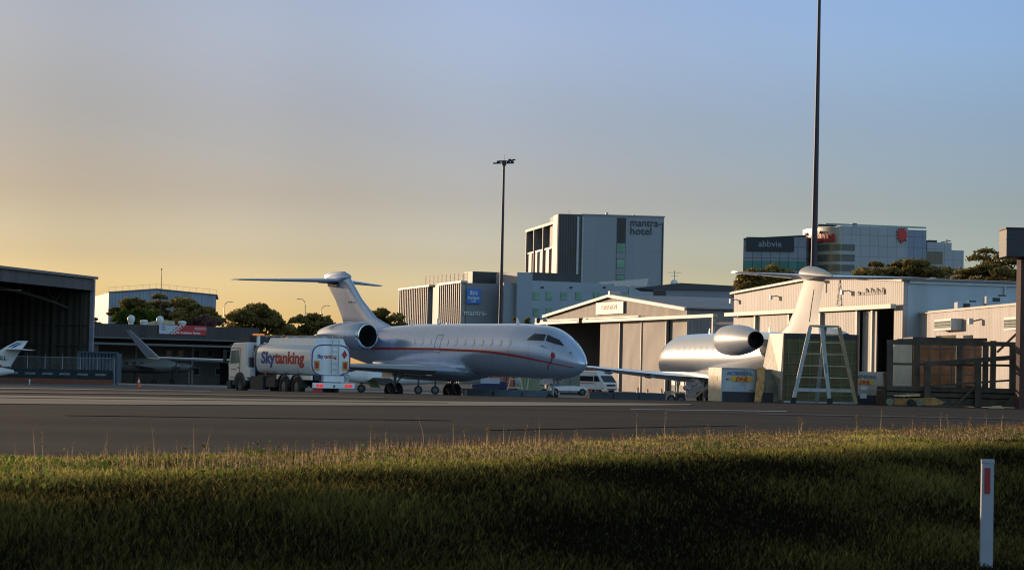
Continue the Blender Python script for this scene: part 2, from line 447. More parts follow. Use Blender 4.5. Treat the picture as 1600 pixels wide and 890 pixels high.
def tree(name, label, D, px0, px1, top, bot, clumps, m=lf_dark, n=5200, leaf=.30, flat=.55, seed=1, trunk=True, group='trees', gy=None):
    n = int(n*1.5); clumps = int(clumps*1.35)
    rs = random.Random(seed)
    s_ = FPX/D
    c = W((px0+px1)/2, (top+bot)/2, D)
    zg = base(D)
    r = thing(name, label, 'tree', (c.x, D, zg), rs.random()*0, group)
    hw = (px1-px0)/2/s_; zt = c.z + (bot-top)/2/s_ - zg; zb = c.z - (bot-top)/2/s_ - zg
    cl = []
    for i in range(clumps):
        u = rs.uniform(-1, 1)
        env = math.sqrt(max(0, 1-abs(u)**2.2))
        rad = rs.uniform(.26, .46)*min(hw, (zt-zb)*1.1)
        x = u*(hw-rad*.6)
        z = zb + (zt-zb-rad*flat)*rs.uniform(.0, 1)**.8*(.5+.5*env)
        y = rs.uniform(-.7, .7)*hw*.6
        cl.append((x, y, z, rad))
    cl.append((rs.uniform(-.2, .2)*hw, 0, zt-.3*min(hw, zt-zb)*flat, .3*min(hw, zt-zb)))
    vol = np.array([k[3]**2 for k in cl]); pr = vol/vol.sum()
    idx = rng.choice(len(cl), n, p=pr)
    C = np.array(cl)[idx]
    d = rng.normal(size=(n, 3)); d /= np.linalg.norm(d, axis=1)[:, None]
    d[:, 2] = np.where(d[:, 2] < -.2, -d[:, 2]*.6, d[:, 2])
    q = (.45 + .6*rng.random(n)**.6)
    lump = 1 + .25*np.sin(d[:, 0]*7 + C[:, 0]*3)*np.cos(d[:, 2]*6 + C[:, 2])
    P = C[:, :3] + d*(C[:, 3]*q*lump)[:, None]*np.array([1, 1, flat])
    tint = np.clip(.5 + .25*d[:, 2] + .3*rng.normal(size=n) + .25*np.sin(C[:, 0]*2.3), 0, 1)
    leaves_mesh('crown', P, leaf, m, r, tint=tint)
    if trunk:
        t = MB(); th = max(zb, 2.0)
        t.tube([(0, 0, 0), (.1, 0, th*.5), (0, .1, th)], [.32, .25, .2], 7)
        for x, y, z, rad in cl:
            t.tube([(0, .05, th*.8), (x*.5, y*.5, (th*.8+z)/2+.2), (x, y, z)], [.12, .08, .03], 5)
        obj('trunk', t, bark, r, smooth=50)
    return r

# ---------------------------------------------------------------- buildings: local x along the front (left to right), y into the building
class Bld:
    def __init__(s, name, label, cat, pL, DL, pR, DR, py=570, group=None):
        a = W(pL, py, DL); b = W(pR, py, DR)
        s.ang = math.atan2(b.y-a.y, b.x-a.x); s.L = math.hypot(b.x-a.x, b.y-a.y)
        s.o = Vector((a.x, a.y, base(min(DL, DR))-.05))
        s.r = thing(name, label, cat, s.o, s.ang, group)
    def hit(s, px, py, ly=0.0):
        d = ray(px, py); nx, ny = -math.sin(s.ang), math.cos(s.ang)
        t = ((s.o.x)*nx + s.o.y*ny + ly) / (d.x*nx + d.y*ny)
        p = Vector((0, 0, H)) + d*t - s.o
        return (p.x*math.cos(s.ang) + p.y*math.sin(s.ang), p.z)
    def part(s, name, mb, m, parent=None, smooth=None, **k):
        return obj(name, mb, m, parent or s.r, smooth, **k)

# left open hangar
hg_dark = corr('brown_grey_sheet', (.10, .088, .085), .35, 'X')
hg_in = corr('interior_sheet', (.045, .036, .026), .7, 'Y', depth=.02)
b = Bld('open_hangar', 'large dark open-fronted hangar with deep fascia at the left edge', 'hangar', -230, 178, 145, 225)
L = b.L
zt = b.hit(145, 434)[1]; zf = b.hit(139, 453)[1]
print('hangar L', L, zt, zf)
DEP = 34
girt = mat('painted_girt', (.06, .05, .036), .8, spec=.1)
b.part('fascia', MB().box(0, L-.35, 0, .3, zf, zt-.12), hg_dark)
b.part('roof', MB().box(-.3, L+.1, -.25, DEP+.3, zt-.1, zt+.12), mat('roof_sheet', (.2, .18, .17), .5, .3))
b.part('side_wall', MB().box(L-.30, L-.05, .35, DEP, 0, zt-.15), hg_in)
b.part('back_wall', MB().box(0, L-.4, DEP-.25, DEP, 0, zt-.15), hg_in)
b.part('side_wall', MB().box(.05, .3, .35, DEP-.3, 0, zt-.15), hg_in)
b.part('corner_column', MB().box(L-.33, L, -.04, .3, 0, zt-.13), mat('lavender_steel', (.24, .24, .30), .4, .1))
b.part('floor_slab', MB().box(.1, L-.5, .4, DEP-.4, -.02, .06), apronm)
for k in range(5):
    t = MB(); y = 2.2 + k*6.5
    for i in range(14):
        x0 = .4 + (L-1)*i/14; x1 = .4 + (L-1)*(i+1)/14
        def zz(x): return zf - 1.7 + 1.5*math.sin(PI*min(1, max(0, x/L)))**.8
        t.bar((x0, y, zz(x0)), (x1, y, zz(x1)), .16, .2)
        t.bar((x0, y, zt-.35), (x1, y, zt-.35), .14, .14)
        if i % 2: t.bar((x0, y, zz(x0)), (x1, y, zt-.35), .08)
        else: t.bar((x1, y, zz(x1)), (x0, y, zt-.35), .08)
    b.part('roof_truss', t, girt)
t = MB()
for k in range(12): t.bar((L-.5, 1.0 + k*2.6, .1), (L-.5, 1.0 + k*2.6, zt-.3), .16)
for z in (1.5, 3.2, 5.0): t.bar((L-.42, .4, z), (L-.42, DEP-.5, z), .1)
b.part('wall_framing', t, girt)
t = MB()
for k in range(4): t.bar((3+k*10, 1, zf-.5), (3+k*10, DEP-2, zf-.5), .3, .08)
b.part('roof_light_strip', t, beige)

# tail of the light jet at the left edge
fr = W(15, 573, 172)
t0 = thing('parked_light_jet', 'white light jet tail with blue swoosh and dark letters, cut by the left edge', 'aircraft', (fr.x, 172, base(172)), 0)
def L2(px, py, D=172): 
    p = W(px, py, D); return (p.x-fr.x, p.z-base(172))
def poly(pts, D=172): return [L2(a, b_, D) for a, b_ in pts]
obj('fin', MB().prism(poly([(-26, 562), (-8, 552), (10, 541), (27, 532.5), (44, 532.5), (36, 543), (29, 552), (15.5, 573.5), (-24, 573.5)]), -.09, .09), whitep, t0, bevel=.03)
a = L2(9, 545.5); c_ = L2(46, 546.5)
obj('tailplane', MB().loft([[(c_[0]-.1, -3.0, a[1]), (c_[0]-.5, -3.0, a[1]+.03), (c_[0]-.9, -3.0, a[1])],
                           [(c_[0], 0, a[1]-.03), (a[0]*.4+c_[0]*.6, 0, a[1]+.07), (a[0], 0, a[1]-.03)],
                           [(c_[0]-.1, 3.0, a[1]), (c_[0]-.5, 3.0, a[1]+.03), (c_[0]-.9, 3.0, a[1])]]), whitep, t0, smooth=40)
tz = L2(10, 580)[1]
obj('tail_cone', MB().lathe([(-9, .75), (-6, .75), (-3, .62), (-1, .42), (.0, .22), (.5, .1)], (L2(10, 580)[0], 0, tz), 20, cap=True), whitep, t0, smooth=40)
for s_ in (-1, 1): obj('main_gear', MB().lathe([(-.1, .05), (-.1, .3), (.1, .3), (.1, .05)], (-6, s_*1.2, .3), 16, 'y').tube([(-6, s_*1.2, .3), (-6, s_*.9, tz)], .07, 8), blk, t0, smooth=40)
obj('red_band', MB().prism(poly([(-26, 569.5), (3.5, 569.5), (2.5, 574.5), (-26, 574.5)]), -.11, .11), red, t0)
obj('blue_line', MB().prism(poly([(3.6, 572.0), (16, 572.0), (15.4, 573.2), (3.4, 573.2)]), -.112, .112), dkblue, t0)
sw = [(12, 543.5), (18, 539), (26, 535.5), (36, 533.6), (28, 536.5), (20, 540.2)]
obj('swoosh', MB().prism(poly(sw), -.112, .112), blue_l, t0)
sw = [(17, 544), (22, 540.5), (30, 537), (37, 535.5), (30, 538.8), (23, 542.6)]
obj('swoosh', MB().prism(poly(sw), -.114, .114), blue_l, t0)
p = L2(-7.2, 561.5)
text('registration', 'VSLL', 6.6/FPX*172*1.35, blk, t0, (p[0], -.12, p[1]), (1, 0, 0), (0, 0, 1), .004, .008)

# fence with banner
fe = thing('security_fence', 'steel post fence with dark banner cloth in front of the open hangar', 'fence', (*W(0, 598, 205).xy, base(205)), 0)
fx = fe.location.x; fz = base(205)
def FL(px, py, D=205):
    p = W(px, py, D); return (p.x-fx, p.z-fz)
for px in (-40, -12, 17, 42.5, 70, 97.5, 125.5, 152.5, 179):
    x = FL(px, 575)[0]
    obj('post', MB().tube([(x, 0, 0), (x, 0, 2.12)], .035, 8).tube([(x, 0, 2.12), (x+.02, -.2, 2.4)], .025, 6), steel, fe, smooth=40)
xa = FL(-42, 575)[0]; xb = FL(179, 575)[0]
obj('top_rail', MB().tube([(xa, 0, 2.12), (xb, 0, 2.12)], .028, 6), steel, fe)
t = MB()
k = xa
while k < xb:
    t.bar((k, .03, .9), (min(xb, k+1.3), .03, 2.1), .008); t.bar((k, .03, 2.1), (min(xb, k+1.3), .03, .9), .008); k += .18
obj('mesh_infill', t, steel, fe)
ba = obj('banner', MB().box(xa, xb-.1, -.06, -.045, .40, 1.17), mat('banner_cloth', (.02, .024, .03), .8, 0, .3, 2), fe)
bl_m = mat('banner_letter', (.35, .37, .40), .7)
for px in (12, 39, 66, 93, 121, 149):
    p = FL(px, 586); text('banner_lettering', 'AVCON', .21, bl_m, ba, (p[0], -.07, .72), (1, 0, 0), (0, 0, 1), .003, .008, xs=1.1)
obj('barrier_base', MB().box(xa, xb-.1, -.14, -.07, .02, .40), mat('orange_brown_barrier', (.22, .07, .03), .7), fe)
# blue corrugated container behind the fence
a = W(122, 575, 214); b2 = W(183, 575, 214)
cx = thing('storage_container', 'blue corrugated storage container behind the end of the fence', 'container', (a.x, 214, base(214)), 0)
hh = W(150, 549, 214).z - base(214)
bc = corr('blue_corrugated', (.05, .065, .10), .28, 'X', depth=.05)
obj('body', MB().box(0, b2.x-a.x, 0, 2.4, .12, hh-.12), bc, cx)
obj('frame', MB().bar((0, -.02, hh-.06), (b2.x-a.x, -.02, hh-.06), .12).bar((b2.x-a.x, -.02, 0), (b2.x-a.x, -.02, hh), .14).bar((0, -.02, .06), (b2.x-a.x, -.02, .06), .12).bar((0, -.02, 0), (0, -.02, hh), .14), mat('blue_frame', (.07, .09, .13), .5), cx)

# air ambulance hangar
b = Bld('air_ambulance_hangar', 'low dark flat-roofed hangar with a red and white sign on its fascia', 'hangar', 143, 247, 404, 256)
L = b.L; z1 = b.hit(143, 504.5)[1]; z2 = b.hit(143, 527)[1]; z3 = b.hit(143, 534)[1]
dfas = corr('charcoal_fascia', (.055, .052, .05), .3, 'X')
b.part('fascia', MB().box(0, L, 0, .3, z2, z1), dfas)
b.part('canopy_edge', MB().box(0, L, -.3, 0, z2-.02, z2+.1).box(0, L, -.05, .15, z3-.2, z3), mat('grey_trim', (.13, .125, .12), .6))
b.part('roof', MB().box(.1, L-.1, .3, 22, z1-.3, z1-.1), mat('flat_roof', (.16, .15, .14), .8))
wallm = mat('render_wall', (.16, .145, .125), .8, 0, .15, .7)
b.part('inner_wall', MB().box(0, L, 9, 9.3, 0, z2), wallm)
b.part('side_wall', MB().box(-.15, .15, .3, 22, 0, z1-.3), dfas)
b.part('side_wall', MB().box(L-.15, L+.1, .3, 22, 0, z1-.3), dfas)
b.part('back_wall', MB().box(0, L, 21.8, 22, 0, z1-.3), dfas)
x = b.hit(155, 560)[0]
b.part('end_pier', MB().box(.15, x, .25, .6, 0, z3), dfas)
for px in (212, 300, 395):
    x = b.hit(px, 560, 4)[0]; b.part('column', MB().bar((x, 4, 0), (x, 4, z3), .22), wallm)
for px, py, w_, h_ in ((264, 552, 7, 8), (282, 552, 7, 8), (307, 552, 8, 9), (327, 552, 7, 8), (307, 580, 8, 9), (343, 580, 12, 8), (386, 552, 8, 9)):
    x0, za = b.hit(px-w_/2, py+h_/2, 9); x1, zb = b.hit(px+w_/2, py-h_/2, 9)
    wf = b.part('window', MB().box(x0-.1, x1+.1, 8.94, 8.99, za-.1, zb+.1), mat('window_frame', (.3, .29, .27), .6))
    b.part('pane', MB().box(x0, x1, 8.91, 8.935, za, zb), glassd, wf)
x0, za = b.hit(293, 596, 9); x1, zb = b.hit(302, 576, 9)
b.part('door', MB().box(x0, x1, 8.93, 8.99, .05, zb), mat('pale_door', (.35, .33, .3), .6))
x0, za = b.hit(247, 521.5); x1, zb = b.hit(322, 509)
sg = b.part('sign', MB().box(x0, x1, -.1, -.05, za, zb), red)
# white part with chequered diagonal
xm = x0 + (x1-x0)*.22; xm2 = x0 + (x1-x0)*.42
b.part('sign_panel', MB().prism([(x0+.05, za+.04), (xm, za+.04), (xm2, zb-.04), (x0+.05, zb-.04)], -.115, -.102), mat('sign_pale_blue', (.42, .5, .62), .5), sg)
t = MB(); c = .1
for i in range(9):
    for j in range(3):
        f = i/9.0
        xx = xm + (xm2-xm)*f + j*c*1.6 + (.05 if i % 2 else .2)
        zz_ = za + .04 + (zb-za-.08)*f
        if (i+j) % 2 == 0: t.box(xx, xx+c*1.5, -.118, -.104, zz_, min(zb-.03, zz_+c))
b.part('chequers', t, whitep, sg)
b.part('crest', MB().lathe([(-.12, .001), (-.12, .2), (-.116, .2)], (x0+.5, 0, (za+zb)/2+.1), 16, 'y'), mat('crest_blue', (.1, .16, .4), .5), sg)
b.part('crest_centre', MB().lathe([(-.125, .001), (-.125, .11), (-.12, .11)], (x0+.5, 0, (za+zb)/2+.1), 12, 'y').box(x0+.85, x0+1.15, -.125, -.118, (za+zb)/2, (za+zb)/2+.22), mat('crest_gold', (.6, .5, .15), .5), sg)
text('sign_lettering', 'Air Ambulance Service', .3, whitep, sg, (xm2-.25, -.11, za+.1), (1, 0, 0), (0, 0, 1), .004, .008, xs=.92)
text('sign_lettering', 'AMBULANCE SERVICE', .13, whitep, sg, (x0+(x1-x0)*.75, -.11, zb-.27), (1, 0, 0), (0, 0, 1), .004, .003)
text('sign_lettering', 'NEW SOUTH WALES', .13, whitep, sg, (x0+(x1-x0)*.75, -.11, zb-.42), (1, 0, 0), (0, 0, 1), .004, .003)
zr = z1-.1
for px, kind, lab in ((205, 0, 'white radome on the ambulance hangar roof, nearer the open hangar'), (250, 0, 'white radome on the ambulance hangar roof at the foot of the aerial mast')):
    x, z = b.hit(px, 498, 3); P0 = b.r.matrix_basis @ Vector((x, 3, zr))
    rd = thing('radome', lab, 'radome', P0, 0, 'roof radomes')
    obj('dome', MB().lathe([(.25, .3), (.35, .33), (.5, .37), (.7, .36), (.85, .28), (.95, .15), (.98, .01)], (0, 0, .1), 20, 'z'), whitep, rd, smooth=50)
    obj('pedestal', MB().lathe([(0, .22), (.35, .24)], (0, 0, 0), 16, 'z', cap=True), whitep, rd, smooth=50)
for px, lab in ((225, 'low white vent cap on the ambulance hangar roof, nearer the radome by the open hangar'), (285, 'low white vent cap on the ambulance hangar roof over the red sign end')):
    x, z = b.hit(px, 502, 3); P0 = b.r.matrix_basis @ Vector((x, 3, zr))
    tag(obj('roof_vent', MB().lathe([(0, .3), (.3, .33), (.45, .42), (.6, .35), (.66, .01)], (0, 0, 0), 18, 'z'), whitep, smooth=50), lab, 'vent', 'roof vent caps').location = P0
x, z = b.hit(252, 502, 3.2); P0 = b.r.matrix_basis @ Vector((x, 3.9, zr))
tag(obj('rooftop_housing', MB().prism([(-2.2, 0), (1.5, 0), (1.4, .62), (.2, .74)], -.6, 1.5), beige), 'cream sloping rooftop housing above the red sign', 'roof housing').location = P0
x, z = b.hit(250.5, 502, 5); P0 = b.r.matrix_basis @ Vector((x, 5, zr)); zm = b.hit(250, 420, 5)[1] - zr
am = thing('aerial_mast', 'thin whip aerial mast rising from the ambulance hangar roof', 'mast', P0)
obj('pole', MB().tube([(0, 0, 0), (0, 0, zm*.6), (0, 0, zm)], [.05, .04, .02], 6), dk, am)
obj('guy_bracket', MB().bar((-.15, 0, zm*.62), (.15, 0, zm*.62), .05).tube([(0, 0, zm-.1), (0, 0, zm+.05)], .06, 6), dk, am)

# turboprop in the ambulance hangar
tp = W(240, 590, 251)
q = thing('turboprop_aeroplane', 'grey twin turboprop with dark propeller parked in the ambulance hangar mouth', 'aircraft', (tp.x, 251, base(251)), R(-12))
tpw = mat('dull_white', (.13, .13, .125), .4, 0, .06, 2)
obj('fuselage', MB().lathe([(-6.5, .1), (-5, .45), (-3, .72), (1, .75), (2.2, .7), (3.2, .42), (3.8, .12)], (-1, 0, 1.75), 20, cap=True), tpw, q, smooth=50)
for x in (-4.4, -3.55, -2.7, -1.9, -1.1): obj('cabin_window', MB().box(x, x+.3, -.80, -.6, 1.85, 2.1), glassd, q)
obj('wing', MB().loft([[(1.2, -7.5, 1.75), (.6, -7.5, 1.82), (.2, -7.5, 1.75)], [(1.4, 0, 1.3), (.5, 0, 1.5), (-.8, 0, 1.3)], [(1.2, 7.5, 1.75), (.6, 7.5, 1.82), (.2, 7.5, 1.75)]]), tpw, q, smooth=40)
for s_ in (-1, 1):
    e = obj('engine', MB().lathe([(-2.6, .12), (-1.5, .42), (0, .5), (1.0, .42), (1.5, .22)], (1.6, 2.6*s_, 1.65), 16, cap=True), tpw, q, smooth=50)
    obj('propeller', MB().lathe([(1.5, .2), (1.9, .01)], (1.6, 2.6*s_, 1.65), 10).box(3.18, 3.24, 2.6*s_-.07, 2.6*s_+.07, .55, 2.75).box(3.16, 3.2, 2.6*s_-1.1, 2.6*s_+1.1, 1.58, 1.72), dk, e)
    obj('main_gear', MB().lathe([(-.1, .03), (-.1, .28), (.1, .28), (.1, .03)], (1.0, 2.6*s_, .28), 14, 'y').tube([(1.0, 2.6*s_, .28), (1.0, 2.6*s_, 1.3)], .05, 6), blk, q)
obj('tail_fin', MB().prism([(-6.2, 1.9), (-7.4, 1.9), (-8.2, 4.0), (-7.4, 4.0)], -.06, .06), tpw, q)
obj('tailplane', MB().box(-8.1, -7.3, -2.6, 2.6, 3.92, 4.0), tpw, q)
obj('nose_gear', MB().lathe([(-.08, .03), (-.08, .24), (.08, .24), (.08, .03)], (2.0, 0, .24), 14, 'y').tube([(2.0, 0, .24), (2.0, 0, 1.2)], .05, 6), blk, q)

# warehouse far behind
b = Bld('warehouse', 'large pale blue gabled warehouse behind the trees, one side catching the sun', 'warehouse', 167, 450, 335, 452)
L = b.L; zl = b.hit(167, 457)[1]; za = b.hit(245, 452)[1]; zr_ = b.hit(335, 461)[1]; xa = b.hit(245, 452)[0]
pb = corr('pale_blue_sheet', (.26, .31, .40), .6, 'X', depth=.02)
b.part('front_wall', MB().prism([(0, 0), (L, 0), (L, zr_), (xa, za), (0, zl)], 0, .3), pb)
lenside = 26
a = W(147, 461, 480); wx = Vector((a.x-b.o.x, a.y-b.o.y)); ca, sa = math.cos(b.ang), math.sin(b.ang)
lx, ly = wx.x*ca + wx.y*sa, -wx.x*sa + wx.y*ca
b.part('side_wall', MB().add([(0, .02, 0), (lx, ly, 0), (lx, ly, zl), (0, .02, zl), (.3, .3, 0), (lx+.3, ly, 0), (lx+.3, ly, zl), (.3, .3, zl)], [(0,1,2,3), (4,7,6,5), (3,2,6,7)]), corr('cream_sheet', (.34, .28, .24), .6, 'Y', depth=.02))
b.part('roof', MB().prism([(-.1, zl), (xa, za), (L+.2, zr_), (L+.2, zr_+.15), (xa, za+.18), (-.1, zl+.18)], -.25, ly), mat('warehouse_roof', (.22, .19, .2), .5, .2))
t = MB()
for k in range(17):
    x = L*k/16; z = (zl + (za-zl)*x/xa) if x < xa else za + (zr_-za)*(x-xa)/(L-xa)
    t.bar((x, .2, z), (x, .2, z+1.0), .035)
    if k: t.bar((xo, .2, zo+.95), (x, .2, z+.95), .035)
    xo, zo = x, z
b.part('roof_handrail', t, steel)

# street lamps
proto = None
for px, py, h_, lab, fl in ((350.5, 471, 34, 'thin street lamp with bent arm beside the warehouse end', 1), (477.5, 467, 36, 'tallest thin street lamp, left of the silver jet tail, arm bent left', -1), (502, 477, 30, 'shorter thin street lamp right next to the silver jet tail', 1)):
    D = 400; p = W(px, py, D)
    if proto is None:
        proto = thing('street_lamp', lab, 'street lamp', (p.x, D, base(D)), 0, 'street lamps behind the trees')
        hz = p.z - base(D)
        obj('pole', MB().tube([(0, 0, 0), (0, 0, hz-1.0), (.15, 0, hz-.35), (.5, 0, hz-.05), (.9, 0, hz)], [.10, .06, .055, .05, .045], 7), steel, proto, smooth=50)
        obj('lamp_head', MB().box(.85, 1.4, -.12, .12, hz-.05, hz+.05), steel, proto, bevel=.03)
        o = proto
    else:
        o = copy_tree(proto); o['label'] = lab; o.location = (p.x, D, base(D))
        o.scale = (fl, 1, (p.z-base(D))/hz)

# ------------------------------------------------ budget hotel block
greyA = mat('hotel_grey_panel', (.25, .26, .29), .55, 0, .05, .3)
finc = mat('facade_fin', (.30, .27, .25), .5, 0, .05, .5)
b = Bld('budget_hotel_block', 'grey hotel block with vertical fins and a blue cushion-shaped sign', 'hotel', 726, 440, 784, 442)
L = b.L; z1 = b.hit(726, 441.5)[1]
b.part('front_wall', MB().box(0, L, 0, .4, 0, z1), grid_mat('hotel_front_panels', (.20, .205, .23), (.16, .165, .18), 6.2, 6.0, .1, .5, tint=.03))
# side (fins) wall runs back to px 630 D 490
a = W(630, 454, 490); wx = Vector((a.x-b.o.x, a.y-b.o.y)); ca, sa = math.cos(b.ang), math.sin(b.ang)
lx, ly = wx.x*ca + wx.y*sa, -wx.x*sa + wx.y*ca
sl_ = math.hypot(lx, ly)
side = bpy.data.objects.new('fin_facade', None)
tt = Vector((lx, ly)).normalized(); nn_ = Vector((tt.y, -tt.x))
if nn_.x > 0: nn_ = -nn_
def SP(u, o, z): return (tt.x*u + nn_.x*o, tt.y*u + nn_.y*o, z)
def sbox(t, u0, u1, o0, o1, za, zb):
    t.add([SP(u0,o0,za), SP(u1,o0,za), SP(u1,o1,za), SP(u0,o1,za), SP(u0,o0,zb), SP(u1,o0,zb), SP(u1,o1,zb), SP(u0,o1,zb)],
          [(0,3,2,1),(4,5,6,7),(0,1,5,4),(1,2,6,5),(2,3,7,6),(3,0,4,7)])
sd = MB(); sbox(sd, .45, sl_, -.5, 0, 0, z1-.02)
b.part('side_wall', sd, mat('blue_recess', (.10, .13, .19), .4))
sd = MB(); sbox(sd, sl_*.36, sl_*.48, .02, .25, 0, z1+.1)
b.part('blank_bay', sd, greyA)
fins = MB()
for k in range(34):
    u = .3 + k*(sl_-1)/33
    if sl_*.35 < u < sl_*.49: continue
    sbox(fins, u, u+.30, .02, .9, 0, z1-.1)
for zz_ in (4.5, 9.0): sbox(fins, .3, sl_, .02, .35, zz_, zz_+.25)
b.part('fin_screen', fins, finc)
rf = MB(); sbox(rf, 0, sl_*.36, -.2, 1.0, z1-.02, z1+.35); sbox(rf, sl_*.48, sl_, -.2, 1.0, z1-.02, z1+.3)
b.part('parapet', rf, mat('cream_parapet', (.52, .46, .40), .5))
b.part('roof', MB().add([(0, .4, z1-.3), (L, .4, z1-.3), (L, ly, z1-.3), (lx+.4, ly, z1-.3)], [(0,1,2,3)]), mat('grey_roof', (.2, .2, .2), .8))
x0, za = b.hit(738, 444, 6); x1, zb = b.hit(806, 426, 6)
b.part('dark_plant_room', MB().box(x0, x1, 6, 12, z1-.3, zb), corr('charcoal_panel', (.045, .042, .042), .6, 'X'))
x0, za = b.hit(662, 446, 30); x1 = b.hit(737, 430, 7)[0]; zb = b.hit(737, 425, 7)[1]
t = MB()
for k in range(9):
    z = z1 + (zb-z1)*(k+.2)/9
    t.bar((x1, 7, z), (lx*.62, ly*.62, z), .08, (zb-z1)/9*.42)
for k in range(12):
    f = k/11; t.bar((x1+(lx*.62-x1)*f, 7+(ly*.62-7)*f, z1-.3), (x1+(lx*.62-x1)*f, 7+(ly*.62-7)*f, zb), .12)
b.part('louvre_screen', t, mat('straw_louvre', (.30, .27, .17), .6))
# cushion sign
x0, za = b.hit(727.5, 474.5); x1, zb = b.hit(751, 451)
cxs, czs, hw_ = (x0+x1)/2, (za+zb)/2, (x1-x0)/2
pts = []
for k in range(40):
    t_ = 2*PI*k/40; c, s_ = math.cos(t_), math.sin(t_)
    e = 1/max(abs(c), abs(s_)); rr = min(e, 1.32)*(1 - .07*math.cos(4*t_+PI)*0) 
    rr *= 1 - .06*abs(math.cos(2*t_))
    pts.append((cxs + c*rr*hw_, czs + s_*rr*hw_))
sg = b.part('sign', MB().prism(pts, -.35, -.05), mat('sign_blue', (.02, .16, .55), .35, 0, .1, .5))
for body, sz, dz in (('ibis', 1.15, .25), ('budget', .78, -.5), ('hotel', .38, -1.0)):
    text('sign_lettering', body, sz, whitep, sg, (cxs, -.36, czs+dz*hw_/1.35), (1, 0, 0), (0, 0, 1), .01, .012, 'CENTER')
x0, za = b.hit(724.5, 491.8)
text('wall_lettering', 'mantra-', 1.32, mat('pale_letter', (.62, .62, .6), .5), b.r, (x0, -.1, za), (1, 0, 0), (0, 0, 1), .03, .02)
x0, za = b.hit(784, 520); x1, zb = b.hit(797, 444)
b.part('glazed_slot', MB().box(L, x1, .5, .8, 0, z1-1), glassd)
b.part('slot_window', MB().box(L+.1, x1-.1, .4, .49, z1-3.2, z1-1.4), glassg)

# light stair tower + low hotel wing
b = Bld('hotel_wing', 'long pale blue hotel wing with rows of green-tinted windows below the tower', 'hotel', 805, 437, 1030, 450)
L = b.L; z1 = b.hit(832, 438)[1]; zt_ = b.hit(806, 425)[1]
wingm = grid_mat('pale_wing_panels', (.30, .34, .39), (.24, .28, .34), 4.4, 3.2, .07, .5, tint=.04)
xs1 = b.hit(832, 440)[0]
b.part('wall', MB().box(xs1, L, .3, 16, 0, z1), wingm)
b.part('stair_tower', MB().box(0, xs1, 0, 8, 0, zt_), grid_mat('stair_panels', (.28, .31, .36), (.24, .27, .32), 9, 5.5, .08, .5, tint=.03))
b.part('recess_panel', MB().box(-2.0, 0, 1, 1.4, 0, z1-.5), greyA)
x0, za = b.hit(833, 440); x1, zb = b.hit(911, 428)
b.part('dark_parapet', MB().box(xs1+.02, x1, 1.0, 12, z1, zb), corr('charcoal_panel_low', (.05, .048, .05), .6, 'X'))
x0, za = b.hit(1021, 458); x1, zb = b.hit(1040, 449)
for row, py in ((0, 457), (1, 482)):
    for j, px in enumerate((833, 853, 876, 899, 927, 950, 975)):
        if row and j > 4: continue
        x0, za = b.hit(px, py+11, .3); x1, zb = b.hit(px+9, py, .3)
        wf = b.part('window', MB().box(x0-.08, x1+.08, .24, .29, za-.08, zb+.08), greyA)
        b.part('pane', MB().box(x0, x1, .2, .235, za, zb), glassg, wf)
for px in (847, 892, 944):
    x0, zb = b.hit(px, 449, .3); b.part('wall_vent', MB().box(x0-.25, x0+.25, .1, .29, zb-.1, zb+.15), dk)
pts = [b.hit(px, py, -8) for px, py in ((958, 439.6), (958, 443), (969.5, 443.2), (969.5, 446.2), (996, 447.4), (997.5, 436))]
xq = pts[0][0]
def BY(x): return -3.5 - 1.6*(x-xq)
b.part('ridge_canopy', MB().add([(x, BY(x), z) for x, z in pts] + [(x, BY(x)+.8, z) for x, z in pts], [tuple(range(6)), tuple(range(11, 5, -1))] + [(k, k+6, (k+1) % 6+6, (k+1) % 6) for k in range(6)]), mat('bright_white_panel', (.8, .78, .78), .4))
x0, za = b.hit(983, 446, -6.5); b.part('canopy_post', MB().bar((x0, -6.6, 0), (x0, -6.6, za), .4), steel)

# tower
b = Bld('hotel_tower', 'tall pale hotel tower with dark lettering and a sunlit left facade', 'hotel', 867, 500, 1033, 502)
L = b.L; z1 = b.hit(908, 336)[1]
xd = b.hit(908, 400)[0]
b.part('dark_bay', MB().box(0, xd, -.6, 14, 0, z1+.1), corr('dark_bay_panel', (.065, .06, .058), .5, 'X'))
b.part('front_wall', MB().box(xd, L, 0, 18, 0, z1), grid_mat('tower_panels', (.27, .29, .33), (.23, .25, .29), 7.5, 6.5, .1, .5, tint=.03))
b.part('roof_edge', MB().box(xd-.05, L+.15, -.15, 18.1, z1, z1+.25), greyA)
b.part('corner_trim', MB().box(L-.35, L-.15, -.12, -.01, 0, z1-1), dk)
b.part('recess_strip', MB().box(xd-1.0, xd-.6, -.75, -.61, 0, z1-.3).box(xd+.1, xd+.35, -.1, -.01, 0, z1-.3), mat('pale_strip', (.45, .47, .5), .5))
x0, _ = b.hit(963, 400); x1, _ = b.hit(977, 400)
slot = b.part('window_slot', MB().box(x0, x1, -.08, -.01, 3, z1-.3), mat('slot_black', (.025, .022, .022), .4))
for py0, py1 in ((380, 393.5), (405, 418.5), (430, 437)):
    _, za = b.hit(965, py1); _, zb = b.hit(965, py0)
    wf = b.part('window', MB().box(x0+.08, x1-.08, -.14, -.085, za, zb), glassg)
    b.part('spandrel', MB().box(x0+.04, x1-.04, -.12, -.085, za-1.35, za-.08), greyA, wf)
x0, za = b.hit(984, 353.5)
text('tower_lettering', 'mantra-', 2.1, mat('charcoal_letter', (.05, .05, .055), .5), b.r, (x0, -.12, za+.1), (1, 0, 0), (0, 0, 1), .05, .01, xs=.94)
x0, za = b.hit(984, 366.5)
text('tower_lettering', 'hotel', 2.1, mat('charcoal_letter2', (.05, .05, .055), .5), b.r, (x0, -.12, za+.1), (1, 0, 0), (0, 0, 1), .05, .01, xs=1.0)
